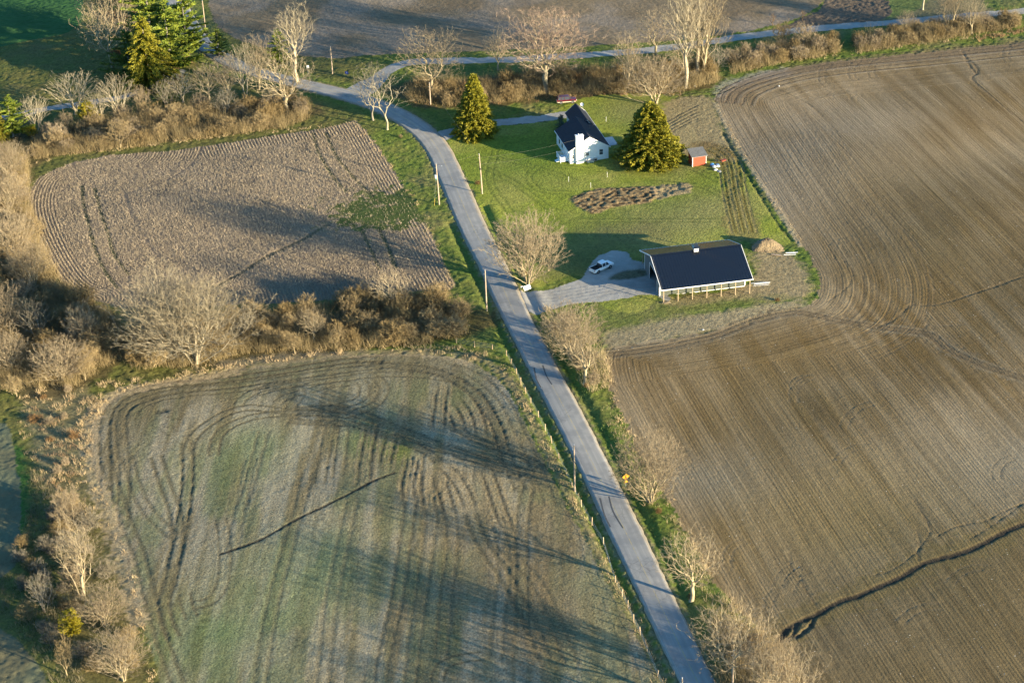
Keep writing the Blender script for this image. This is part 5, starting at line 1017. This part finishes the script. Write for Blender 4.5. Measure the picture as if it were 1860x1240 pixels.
pm = MB(); pm.box(-.075, -.075, -.6, .075, .075, BE - .03); p0 = pm.build('post', wood, Bn); p0.location = (.18, .12, 0)
for i in range(1, 7): c = p0.copy(); COL.objects.link(c); c.parent = Bn; c.location = (.18 + i * 3.04, .12, 0)
for i in range(7): c = p0.copy(); COL.objects.link(c); c.parent = Bn; c.location = (.18 + i * 3.04, 17.5, 0)
m = MB(); m.box(.05, .03, BE - .28, 18.6, .07, BE - .08); m.box(.05, 17.55, BE - .33, 18.6, 17.6, BE - .06)
m.build('header_beam', wood, Bn)
MB().box(.2, 3.3, -.05, 18.2, 14.9, .05).build('slab', simple('barn_dirt_floor', (.12, .10, .08), .9), Bn)
m = MB(); m.box(9.3 - .48, BY - .45, BR - .35, 9.3 + .48, BY + .45, BR + .75)
cup = m.build('cupola', white, Bn); m = MB()
for k in range(5):
    for s_ in (-1, 1): m.box(9.3 - .34, BY + s_ * .47 - .02, BR + .18 + k * .11, 9.3 + .34, BY + s_ * .47 + .02, BR + .23 + k * .11); m.box(9.3 + s_ * .5 - .02, BY - .32, BR + .18 + k * .11, 9.3 + s_ * .5 + .02, BY + .32, BR + .23 + k * .11)
m.build('louver', conc, cup); m = MB(); m.loft([[(9.3 + sx * r, BY + sy * r, z) for sx, sy in ((-1, -1), (1, -1), (1, 1), (-1, 1))] for r, z in ((.80, BR + .70), (.76, BR + .77), (.42, BR + 1.15), (.04, BR + 1.75))]); m.build('cupola_roof', roofm, cup)
# lumber beside the barn, dirt heap, timber frame on the ground
dirt = simple('bare_dirt', (.20, .148, .085), .95, .2, .8, .25)
def heap(px, py, r, h, name, label, cat, mat, sx=1.2, seed=1):
    x, y = G(px, py); rg = np.random.default_rng(seed); V = []; n = 28; rings = 12
    for i in range(rings + 1):
        t = i / rings
        for k in range(n):
            a = 2 * math.pi * k / n; rr = r * t * (1 + .16 * math.sin(3 * a + seed) + .06 * math.sin(7 * a)) ; z = h * (math.cos(t * math.pi) * .5 + .5) ** .7 * (1 + .18 * math.sin(a * 2 + 1) * t) + rg.normal(0, .09) * (t < .95)
            V.append((rr * math.cos(a) * sx, rr * math.sin(a), z - .12))
    q = [(i * n + k, i * n + (k + 1) % n, (i + 1) * n + (k + 1) % n, (i + 1) * n + k) for i in range(rings) for k in range(n)]
    o = add_obj(name, np_mesh(name, V, quads=[a[::-1] for a in q], mats=[mat], smooth=True)); o.location = (x, y, hz(x, y)); tag(o, label, cat); return o
heap(1392, 448, 3.1, 2.0, 'dirt_pile', 'tall tan dirt pile at the right end of the barn', 'dirt pile', dirt, 1.15, 3)
heap(1410, 452, 1.6, .7, 'dirt_pile', 'low crumbling dirt pile in front of the tall one beside the barn', 'dirt pile', dirt, 1.3, 5)
def board_stack(px, py, rz, n, L, label, mat, seed=0, name='lumber_pile', cat='lumber'):
    x, y = G(px, py); rg = random.Random(seed); m = MB()
    for i in range(n): yy = rg.uniform(-.5, .5); z = .03 + .07 * (i % 3); a = rg.uniform(-.4, .4); m.box(-L / 2 + a, yy - .09, z, L / 2 + a, yy + .09, z + .06)
    o = m.build(name, mat); o.location = (x, y, hz(x, y)); o.rotation_euler = (0, 0, rz); tag(o, label, cat)
board_stack(1437, 461, .0, 3, 2.6, 'short white boards lying in the dirt behind the barn corner', white, 2); board_stack(1412, 463, -.3, 3, 2., 'dark short planks lying next to the white boards', oldwood, 4)
board_stack(1382, 516, .12, 6, 3.4, 'grey flat boards lying right of the last barn post', conc, 5); board_stack(1210, 550, .2, 3, 1.3, 'few pale scraps of wood at the near left barn post', wood, 6)

# ------------------------------------------------------------------ red shed
sx_, sy_ = G(1257.6, 302.8); Sh = thing('shed', sx_, sy_, math.radians(14), 'small red wooden shed with grey lean-to roof beside the muddy track', 'shed', z=float(Hm(sx_, sy_)))
redm = siding('red_boards', (.50, .075, .035), 2.6, 'X', .03, .7); m = MB(); m.prism([(0, 0, -.3), (0, 2.9, -.3), (0, 2.9, 3.05), (0, 0, 2.45)], (3.35, 0, 0)); m.build('wall', redm, Sh)
m = MB(); m.prism([(-.3, -.35, 2.38), (-.3, 3.2, 3.1), (-.3, 3.2, 3.22), (-.3, -.35, 2.50)], (3.95, 0, 0)); m.build('roof', gshin, Sh)
m = MB(); m.box(-.05, -.06, -.1, .09, .0, 2.4); m.box(3.30, -.055, .3, 3.4, .0, 2.4); m.box(3.352, 0.25, -.1, 3.40, .45, 2.6); m.build('corner_trim', trim, Sh)
m = MB(); m.box(3.352, .9, 0, 3.40, 2.1, 2.2); dr_ = m.build('door', trim, Sh); MB().box(3.40, 1.0, 1.05, 3.45, 1.1, 1.2).build('handle', dark, dr_)
# things lying by the shed
blue = simple('blue_tarp', (.05, .20, .45), .5, .2, 2.); bag = simple('white_bag', (.55, .55, .53), .6, .2, 2.)
def lump(px, py, dims, mat, name, label, cat, seed, group=None):
    x, y = G(px, py); rg = np.random.default_rng(seed); m = MB(); rings = []
    for t, r in ((0, .75), (.3, 1.), (.65, .9), (.9, .55), (1., .15)):
        rings.append([(math.cos(a) * dims[0] * r * (1 + rg.normal(0, .12)), math.sin(a) * dims[1] * r * (1 + rg.normal(0, .12)), dims[2] * t) for a in np.linspace(0, 2 * math.pi, 10)[:-1]])
    m.loft(rings); o = m.build(name, mat); o.location = (x, y, hz(x, y) - .03); o.rotation_euler = (0, 0, seed); tag(o, label, cat, group)
for i, (px, py, d_, mt, nm, lb, ct) in enumerate([(1293, 300, (.6, .5, .5), blue, 'tarp_bundle', 'crumpled blue tarp bundle by the shed', 'tarp'), (1297, 304, (.55, .5, .55), bag, 'rubbish_bag', 'whitish full bag just right of the blue tarp bundle', 'bag'), (1302, 303, (.7, .6, .5), simple('grey_bag', (.33, .34, .35), .6), 'rubbish_bag', 'grey full bag at the back of the junk by the shed', 'bag'), (1300, 309, (.6, .45, .35), bag, 'rubbish_bag', 'white slumped bag at the front of the junk by the shed', 'bag'), (1306, 311, (.8, .5, .2), simple('grey_sheet', (.25, .25, .25), .6), 'tarp', 'flat dark grey tarp at the front edge of the junk by the shed', 'tarp'), (1303, 299.5, (.5, .4, .3), blue, 'tarp_bundle', 'small blue tarp roll behind the grey bag', 'tarp')]):
    lump(px, py, d_, mt, nm, lb, ct, i + 1)
# wheelbarrow lying in the grass
wx, wy = G(1314, 295); wb = thing('wheelbarrow', wx, wy, .5, 'dark wheelbarrow with a rusty red tray beside the muddy track', 'wheelbarrow')
m = MB(); m.loft([[(-.55, -.3, .35), (.45, -.25, .35), (.45, .25, .35), (-.55, .3, .35)], [(-.75, -.42, .7), (.65, -.36, .7), (.65, .36, .7), (-.75, .42, .7)]]); m.build('tray', simple('rusty_red', (.25, .06, .03), .6), wb)
m = MB(); [m.tube([(.9, s_ * .1, .25), (-.3, s_ * .25, .34), (-1.25, s_ * .35, .6)], .03, 5) for s_ in (-1, 1)]; m.build('handle', dark, wb); MB().tube([(.9, -.06, .2), (.9, .06, .2)], .2, 12).build('wheel', dark, wb)
m = MB(); [m.tube([(-.35, s_ * .25, .34), (-.45, s_ * .28, 0)], .03, 5) for s_ in (-1, 1)]; m.build('leg', dark, wb)
# ------------------------------------------------------------------ vehicles (x forward, nose at +x)
def carpaint(name, col, rough=.25):
    k = NB(name); tc = k.n('TexCoord').outputs['Object']; f = k.ramp(k.noise(tc, 2., 3), .3, .7, .93, 1.03); cm = k.n('CombineColor'); [k.l(f, cm.inputs[i]) for i in range(3)]
    k.l(k.mix(1., c4(col), cm.outputs[0], 'MULTIPLY'), k.b.inputs['Base Color']); k.b.inputs['Roughness'].default_value = rough; k.b.inputs['Coat Weight'].default_value = .5; return k.m
rubber = simple('tyre_rubber', (.025, .025, .025), .85); rimm = metal('rim_metal', (.45, .45, .46), .35, .6)
def ring(x, hw, z0, z1, tw=.9, bw=.94):
    c = .10
    return [(x, -hw * bw, z0), (x, -hw, z0 + (z1 - z0) * .35), (x, -hw, z1 - (z1 - z0) * .3), (x, -hw * tw, z1 - .03), (x, -hw * tw * .8, z1), (x, hw * tw * .8, z1), (x, hw * tw, z1 - .03), (x, hw, z1 - (z1 - z0) * .3), (x, hw, z0 + (z1 - z0) * .35), (x, hw * bw, z0)]
def wheel(parent, x, y, r=.38, wd=.24):
    m = MB(); prof = [(r * .62, -wd / 2), (r * .93, -wd / 2), (r, -wd / 3), (r, wd / 3), (r * .93, wd / 2), (r * .62, wd / 2)]; n = 20
    m.loft([[(x + rr * math.cos(a), y + yy, r + rr * math.sin(a)) for a in np.linspace(0, 2 * math.pi, n + 1)[:-1]] for rr, yy in prof]); wh = m.build('wheel', rubber, parent)
    m = MB(); s_ = 1 if y > 0 else -1; m.loft([[(x + rr * math.cos(a), y + yy * s_, r + rr * math.sin(a)) for a in np.linspace(0, 2 * math.pi, n + 1)[:-1]] for rr, yy in ((r * .62, wd / 2 - .03), (r * .60, wd / 2 + .004), (r * .5, wd / 2 - .02), (r * .18, wd / 2 + .01), (r * .05, wd / 2 + .015))]); m.build('rim', rimm, wh)
def vehicle(px, py, rz, L, Wd, Ht, paint, lower, kind, name, label, cat):
    x, y = G(px, py); T = thing(name, x, y, rz, label, cat); hw = Wd / 2; f, r_ = L / 2, -L / 2
    wb = L * .30; wr = .38
    m = MB()
    if kind == 'suv': st = [(r_, .9, .45, .95), (r_ + .06, .97, .38, 1.08), (r_ + .5, 1, .36, 1.10), (0, 1., .36, 1.08), (f * .42, 1, .36, 1.06), (f * .62, .985, .37, 1.04), (f * .93, .95, .38, .96), (f * .99, .88, .42, .86), (f, .82, .45, .80)]
    else: st = [(f * .30, 1, .42, 1.12), (f * .45, 1, .42, 1.12), (f * .62, .985, .42, 1.10), (f * .9, .95, .42, 1.03), (f * .985, .88, .45, .93), (f, .8, .5, .85)]
    if kind == 'pickup': st = [(-.55, 1, .42, 1.12), (0, 1, .42, 1.12)] + st
    m.loft([ring(x_, hw * w_, a, b_) for x_, w_, a, b_ in st]); body = m.build('body', paint, T, smooth=False, bevel=.02)
    if kind == 'pickup':   # open bed
        m = MB(); m.box(r_ + .05, -hw, .45, -.56, -hw + .09, 1.10); m.box(r_ + .05, hw - .09, .45, -.56, hw, 1.10); m.box(r_ + .05, -hw + .09, .5, -.56, hw - .09, .56); m.box(r_ + .05, -hw + .09, .56, r_ + .12, hw - .09, 1.09); m.build('bed', paint, T, bevel=.02)
        MB().box(r_ + .125, -hw + .10, .565, -.565, hw - .10, .60).build('bed_liner', dark, T); m = MB(); [m.box(r_ + .125, s_ * (hw - .11) - .01, .60, -.565, s_ * (hw - .11) + .01, 1.06) for s_ in (-1, 1)]; m.box(r_ + .125, -hw + .12, .6, r_ + .14, hw - .12, 1.06); m.box(-.58, -hw + .12, .6, -.566, hw - .12, 1.06); m.build('bed_liner', dark, T)
        cab = [(-.56, .88, 1.10), (-.50, .80, Ht - .10), (-.30, .78, Ht), (.75, .78, Ht), (1.0, .78, Ht - .06), (1.62, .88, 1.10)]
    else: cab = [(r_ + .10, .9, 1.06), (r_ + .28, .80, Ht - .12), (r_ + .5, .78, Ht), (f * .12, .78, Ht), (f * .22, .79, Ht - .06), (f * .50, .9, 1.04)]
    zb = 1.06
    m = MB(); rr = [[(x_, -hw * .93 if z_ < 1.2 else -hw * w_, zb - .02), (x_, -hw * w_, z_), (x_, hw * w_, z_), (x_, hw * .93 if z_ < 1.2 else hw * w_, zb - .02)] for x_, w_, z_ in cab]
    for q in rr: q[0] = (q[0][0], -hw * .93, zb - .02); q[3] = (q[3][0], hw * .93, zb - .02)
    m.loft(rr); m.build('windows', glass, T)
    # roof skin and pillars over the glass
    m = MB(); xr0, xr1 = cab[1][0], cab[4][0]; m.loft([[(x_, -hw * .79, z_ - .05), (x_, -hw * .76, z_ + .03), (x_, hw * .76, z_ + .03), (x_, hw * .79, z_ - .05)] for x_, z_ in ((xr0 - .02, Ht - .13), (cab[2][0], Ht), (cab[3][0], Ht), (xr1 + .05, Ht - .07))])
    def pil(a, b_, s_): m.prism([(a[0] - .05, s_ * a[1], a[2]), (a[0] + .05, s_ * a[1], a[2]), (b_[0] + .05, s_ * b_[1], b_[2]), (b_[0] - .05, s_ * b_[1], b_[2])], (0, s_ * .03, 0))
    for s_ in (-1, 1):
        pil((cab[0][0] + .03, hw * .925, zb - .02), (cab[1][0] + .03, hw * .80, Ht - .12), s_); pil((cab[5][0] - .08, hw * .925, zb - .02), (cab[4][0] + .02, hw * .79, Ht - .09), s_)
        mids = [(cab[0][0] + cab[5][0]) / 2 - .05] + ([cab[0][0] + .95] if kind == 'suv' else [])
        for xm in mids: pil((xm, hw * .93, zb - .02), (xm, hw * .785, Ht - .04), s_)
    m.build('cabin_roof', paint, T)
    m = MB(); m.box(f - .12, -hw * .85, .42, f + .06, hw * .85, .64); m.box(r_ - .07, -hw * .93, .45, r_ + .05, hw * .93, .66); m.build('bumper', lower, T, bevel=.02)
    if kind == 'suv': m = MB(); [m.box(r_ + .1, s_ * hw - .012, .36, f * .9, s_ * hw + .012, .58) for s_ in (-1, 1)]; m.build('lower_cladding', lower, T); m = MB(); [m.tube([(cab[2][0], s_ * hw * .66, Ht + .07), (cab[3][0], s_ * hw * .66, Ht + .07)], .022, 5) for s_ in (-1, 1)]; m.build('roof_rack', dark, T)
    m = MB(); [m.tube([(x_, s_ * (hw + .004), wr), (x_, s_ * (hw - .2), wr)], wr + .07, 18) for x_ in (wb, -wb) for s_ in (-1, 1)]; m.build('wheel_arch', dark, T)
    for x_ in (wb, -wb):
        for s_ in (-1, 1): wheel(T, x_, s_ * (hw - .10), wr)
    lamp = simple('lamp_glass', (.7, .7, .66), .15); tail = simple('tail_lamp', (.45, .02, .015), .25)
    for s_ in (-1, 1):
        MB().box(f - .10, s_ * hw * .72 - .16, .70, f + .012, s_ * hw * .72 + .16, .84).build('headlight', lamp, T); MB().box(r_ - .012 + (.05 if kind == 'pickup' else 0), s_ * hw * .88 - .07, .78, r_ + .10, s_ * hw * .88 + .07, 1.04).build('tail_light', tail, T)
        MB().box((.9 if kind == 'suv' else 1.25), s_ * (hw + .12) - .09, 1.04, (1.02 if kind == 'suv' else 1.37), s_ * (hw + .12) + .07, 1.2).build('mirror', paint, T)
    return T
a_ = np.array(G(1078, 492)); c_ = np.array(G(1106, 480)); mid = G(1093, 488)
vehicle(1092.5, 489.5, math.atan2(c_[1] - a_[1], c_[0] - a_[0]), 5.5, 1.9, 1.75, carpaint('white_car_paint', (.80, .80, .80)), trim, 'pickup', 'pickup_truck', 'white pickup truck with a dark empty bed parked on the gravel left of the barn', 'pickup truck')
a_ = np.array(G(1012, 187)); c_ = np.array(G(1046, 184))
vehicle(1029, 186, math.atan2(c_[1] - a_[1], c_[0] - a_[0]), 4.9, 1.85, 1.75, carpaint('red_car_paint', (.085, .006, .009)), simple('beige_cladding', (.50, .42, .33), .5), 'suv', 'parked_car', 'dark red station wagon with beige lower sides parked behind the house under the big tree', 'car')

# ------------------------------------------------------------------ utility poles, wires
POLE = {}
steel = simple('galvanised', (.35, .37, .38), .45, .1, 2., metal=.3); cer = simple('porcelain', (.5, .5, .5), .3)
def pole(key, px, py, top, label, lean=0., extras=()):
    x, y = G(px, py); h = height_to(px, py, top); T = thing('utility_pole', x, y, 0, label, 'utility pole', 'wooden utility poles')
    MB().tube([(0, 0, -.5), (lean * .4, 0, h * .5), (lean, 0, h)], .17, 10, .11).build('pole', oldwood, T)
    m = MB(); m.tube([(lean, 0, h), (lean, 0, h + .12)], .05, 7); m.tube([(lean, 0, h + .12), (lean, 0, h + .24)], .09, 8); m.tube([(lean * .85 - .16, 0, h - .8), (lean * .85 - .30, 0, h - .8)], .05, 7); m.build('insulator', cer, T)
    if 'arm' in extras:
        m = MB(); m.tube([(lean, 0, h - .55), (lean + .6, -.1, h - .35), (lean + 1.2, -.2, h - .3)], .03, 6); a = m.build('lamp_arm', steel, T); m = MB(); m.tube([(lean + 1.15, -.2, h - .28), (lean + 1.25, -.2, h - .42)], .08, 8, .16); m.build('lamp_head', steel, a)
    if 'can' in extras:
        m = MB(); z = h * .66; m.tube([(-.50, 0, z), (-.50, 0, z + .75)], .26, 12); m.box(-.3, -.05, z + .3, -.1, .05, z + .4); t_ = m.build('transformer', simple('transformer_grey', (.6, .62, .6), .5), T); m = MB(); m.tube([(-.5, 0, z + .75), (-.5, 0, z + .95)], .05, 6); m.build('bushing', cer, t_)
        m = MB(); m.tube([(-.42, 0, z - .45), (-.42, 0, z - .05)], .10, 8); m.build('meter_box', simple('teal_paint', (.05, .30, .28), .5), T)
    if 'band' in extras: m = MB(); m.tube([(lean * .6, 0, h * .62), (lean * .62, 0, h * .66)], .2, 10); m.build('band', dark, T)
    POLE[key] = np.array([x + lean, y, hz(x, y) + h + .2]); return T, h
pole('A', 374, 60, 2, 'utility pole at the top edge of the photo beside the far road'); pole('B', 604, 134, 86, 'grey utility pole standing in the grass corner of the road junction')
pole('G', 782, 190, 152, 'utility pole half hidden in brush above the house driveway'); pole('C', 876, 352, 281, 'utility pole on the lawn side of the road, with a dark band', -.35, ('band',))
T_, h_ = pole('D', 798, 372, 299, 'utility pole with lamp arm and transformer between the stubble field and road', -.25, ('arm', 'can'))
pole('E', 884, 562, 489, 'utility pole in the grass opposite the barn driveway'); pole('F', 1044, 889, 806, 'utility pole by the fence opposite the yellow warning sign')
pole('H', 1238, 1300, 1228, 'utility pole whose top just shows at the bottom edge'); pole('I', 1330, 1262, 1180, 'pale utility pole among the branches of the crooked tree at the bottom')
# guy wire with yellow guard
x, y = G(798, 372); gxp, gyp = G(789, 374); m = MB(); m.tube([(gxp - x, gyp - y, 0), (-.15, 0, h_ - .6)], .012, 4); m.build('guy_wire', steel, T_); m = MB(); v_ = np.array([-.15 - (gxp - x), -(gyp - y), h_ - .6]); v_ /= h_; m.tube([(gxp - x, gyp - y, 0), tuple(np.array([gxp - x, gyp - y, 0]) + v_ * 1.9)], .05, 6); m.build('guy_guard', simple('yellow_plastic', (.50, .36, .06), .5), T_)
x, y = G(575, 178); m = MB(); m.tube([(0, 0, -.2), (0, 0, 1.9)], .045, 6); o = m.build('marker_post', simple('yellow_marker', (.42, .38, .08), .6)); o.location = (x, y, hz(x, y)); tag(o, 'thin yellow marker post by the road near the junction', 'marker post')
wirem = simple('wire', (.12, .11, .08), .5)
def wire(a, b_, sag, label, r=.014):
    p = [a + (b_ - a) * t + np.array([0, 0, -4 * sag * t * (1 - t)]) for t in np.linspace(0, 1, 15)]; o = MB().tube(p, r, 4).build('power_line', wirem); tag(o, label, 'power line')
hp = np.array([hx, hy, float(Hm(hx, hy))]) ; c13, s13 = math.cos(math.radians(13.1)), math.sin(math.radians(13.1))
def HL(a, b_, z): return hp + np.array([a * c13 - b_ * s13, a * s13 + b_ * c13, z])
wire(POLE['D'], POLE['C'], .4, 'power line crossing the road between two poles below the house'); wire(POLE['C'] - [0, 0, 1.], HL(2.3, -.4, 6.3), .6, 'upper power line from the pole to the house chimney', .013); wire(POLE['C'] - [0, 0, 2.5], HL(-.3, 1.0, 3.3), .6, 'lower power line from the pole to the house porch corner', .013)
wire(POLE['D'], POLE['E'], 1.0, 'power line along the road down to the pole opposite the barn driveway'); wire(POLE['E'], POLE['F'], 1.2, 'power line along the road to the pole by the fence'); wire(POLE['F'], POLE['H'], 1.2, 'power line along the road to the pole at the bottom edge'); wire(POLE['C'], POLE['G'], .9, 'power line from the lawn pole to the pole in the brush'); wire(POLE['G'], POLE['B'], .9, 'power line over the road junction'); wire(POLE['B'], POLE['A'], 1.0, 'power line to the pole at the top edge')

# ------------------------------------------------------------------ fence along the crop field
FP = [(829, 623), (862, 631), (894, 634), (920, 645), (928, 660), (938, 677), (946, 697), (955, 712), (964, 730), (978, 756), (990, 780), (1002, 803), (1015, 830), (1029, 862), (1040, 885), (1056, 918), (1075, 950), (1096, 985), (1117, 1055), (1130, 1080), (1140, 1100), (1151, 1128), (1163, 1150), (1175, 1180), (1194, 1225), (1210, 1258), (1225, 1290)]
x0, y0 = G(*FP[0]); FT = thing('fence', x0, y0, 0, 'weathered post and wire fence between the crop field and the road verge', 'fence', z=0)
pm = MB(); pm.tube([(0, 0, -.3), (0.02, 0, 1.45)], .085, 7); p0 = None; tops = []
for i, (px, py) in enumerate(FP):
    x, y = G(px, py)
    if p0 is None: p0 = o = pm.build('post', simple('fence_post_wood', (.46, .33, .20), .85, .2, 2., rnd=.25), FT)
    else: o = p0.copy(); COL.objects.link(o); o.parent = FT
    o.location = (x - x0, y - y0, hz(x, y)); o.rotation_euler = (random.gauss(0, .06), random.gauss(0, .06), random.random() * 6); o.scale = (1, 1, random.uniform(.75, 1.15)); tops.append(np.array([x - x0, y - y0, hz(x, y)]))
m = MB()
for z in (.35, .75, 1.15): m.tube([t + np.array([0, 0, z]) for t in tops], .012, 4)
m.build('wire', steel, FT)
# ------------------------------------------------------------------ signs, mailbox, lawn bits
def signpost(px, py, rz, h, label, cat, name='road_sign'):
    x, y = G(px, py); T = thing(name, x, y, rz, label, cat); MB().box(-.035, .0, -.3, .035, .05, h).build('post', steel, T); return T
yel = simple('yellow_sign_paint', (.85, .42, .01), .45, .05, 3.); blk = simple('black_paint', (.02, .02, .02), .6)
T = signpost(1137, 884, math.radians(20), 2.9, 'yellow diamond winding road sign with a speed plate on the right verge', 'road sign')
def plate(T, w_, h_, z, mat, rot=0., y=-.03, name='panel', x=0.):
    m = MB(); c, s = math.cos(rot), math.sin(rot); q = [(-w_ / 2, -h_ / 2), (w_ / 2, -h_ / 2), (w_ / 2, h_ / 2), (-w_ / 2, h_ / 2)]; m.prism([(x + a * c - b_ * s, y, z + a * s + b_ * c) for a, b_ in q], (0, .02, 0)); return m.build(name, mat, T)
pl = plate(T, .95, .95, 2.35, yel, math.pi / 4)
m = MB(); pts = [(0, -.34), (0, -.12), (-.14, .0), (-.14, .08), (.06, .2), (.06, .3)]
for (a, b_), (c, d) in zip(pts, pts[1:]): e = np.array([c - a, d - b_]); n = np.array([-e[1], e[0]]) / np.linalg.norm(e) * .045; m.prism([(a - n[0], -.036, 2.35 + b_ - n[1]), (c - n[0], -.036, 2.35 + d - n[1]), (c + n[0], -.036, 2.35 + d + n[1]), (a + n[0], -.036, 2.35 + b_ + n[1])], (0, .004, 0))
m.prism([(-.06, -.038, 2.63), (.18, -.038, 2.63), (.06, -.038, 2.8)], (0, .004, 0)); m.build('arrow', blk, pl)
pl = plate(T, .5, .5, 1.35, yel, 0, name='speed_plate')
m = MB()
def seg(x0, z0, x1, z1): m.box(x0, -.036, z0, x1, -.0305, z1)
for ox, on in ((-.2, 'top mid bot lt rb'), (.04, 'top mid bot lt rb')):   # two digits: 5 5
    if 'top' in on: seg(ox, 1.5, ox + .15, 1.53)
    if 'mid' in on: seg(ox, 1.36, ox + .15, 1.39)
    if 'bot' in on: seg(ox, 1.22, ox + .15, 1.25)
    seg(ox, 1.39, ox + .03, 1.5); seg(ox + .12, 1.25, ox + .15, 1.36)
m.build('digits', blk, pl)
T = signpost(957, 528, math.radians(35), 1.2, 'plain white board sign tilted in the grass at the barn driveway entrance', 'sign', 'yard_sign')
m = MB(); m.prism([(-.85, -.35, .7), (.85, -.35, .7), (.85, .15, 1.45), (-.85, .15, 1.45)], (0, -.035, .025)); m.build('panel', white, T)
x, y = G(948, 529); T = thing('mailbox', x, y, math.radians(25), 'small mailbox on a wooden post beside the road left of the white board sign', 'mailbox'); MB().box(-.05, -.05, -.2, .05, .05, 1.05).build('post', wood, T)
m = MB(); m.loft([[(-.28, -.12, 1.05), (-.28, .12, 1.05), (-.28, .12, 1.2), (-.28, .06, 1.29), (-.28, -.06, 1.29), (-.28, -.12, 1.2)], [(.28, -.12, 1.05), (.28, .12, 1.05), (.28, .12, 1.2), (.28, .06, 1.29), (.28, -.06, 1.29), (.28, -.12, 1.2)]]); bx = m.build('box', steel, T); MB().box(-.02, .12, 1.15, .04, .135, 1.38).build('flag', simple('red_flag', (.5, .03, .02), .5), bx)
T = signpost(630, 138, math.radians(-20), .7, 'small blue and white yard sign in the grass corner of the junction', 'sign', 'yard_sign'); p_ = plate(T, .85, .7, .85, simple('blue_sign', (.05, .06, .55), .5), .1); plate(T, .16, .5, .86, white, -.5, -.037, 'panel_mark'); plate(T, .34, .13, .97, white, 0, -.041, 'panel_mark', .08)
T = signpost(560, 135, math.radians(0), 2.4, 'white sign seen through the branches by the far side of the junction', 'sign'); plate(T, .7, .8, 2.1, white)
for px, py, lb in [(1033, 330, 'thin pale stake on the lawn, leftmost of the three below the house'), (1073, 341, 'thin pale stake on the lawn above the dug garden bed'), (1103, 322, 'thin pale stake on the lawn, right one below the air conditioner'), (1101, 221, 'thin pale stake on the lawn behind the house')]:
    x, y = G(px, py); m = MB(); m.tube([(0, 0, -.2), (0, 0, 1.3)], .035, 6); o = m.build('garden_stake', trim); o.location = (x, y, hz(x, y)); tag(o, lb, 'stake')
x, y = G(1245, 159); m = MB(); m.tube([(0, 0, -.3), (.05, 0, 1.2), (-.1, 0, 2.3)], .34, 9, .22); o = m.build('tree_stump', BK['pale'][0]); o.location = (x, y, hz(x, y)); tag(o, 'broken white trunk stump below the tall straight trunks', 'stump')
x, y = G(77, 1085); m = MB(); m.tube([(-1.6, 0, .3), (0, 0, .35), (1.4, 0, .25)], .14, 7, .1); o = m.build('fallen_trunk', BK['pale'][0]); o.location = (x, y, hz(x, y)); tag(o, 'pale fallen trunk across the shaded ditch at the lower left', 'log')
for px, py, lb in [(1262, 157, 'white stone at the field corner right of the stump'), (1415, 157, 'white stone in the ploughed field near its upper left corner'), (1277, 599, 'white stone on the bare strip below the barn'), (673, 184, 'white stone on the lawn side of the road bend')]:
    x, y = G(px, py); m = MB(); rg = np.random.default_rng(px); m.loft([[(math.cos(a) * .22 * r * (1 + rg.normal(0, .15)), math.sin(a) * .18 * r * (1 + rg.normal(0, .15)), z) for a in np.linspace(0, 6.283, 8)[:-1]] for r, z in ((.8, -.1), (1, .06), (.7, .14), (.25, .18))]); o = m.build('stone', bag); o.location = (x, y, hz(x, y)); tag(o, lb, 'stone')
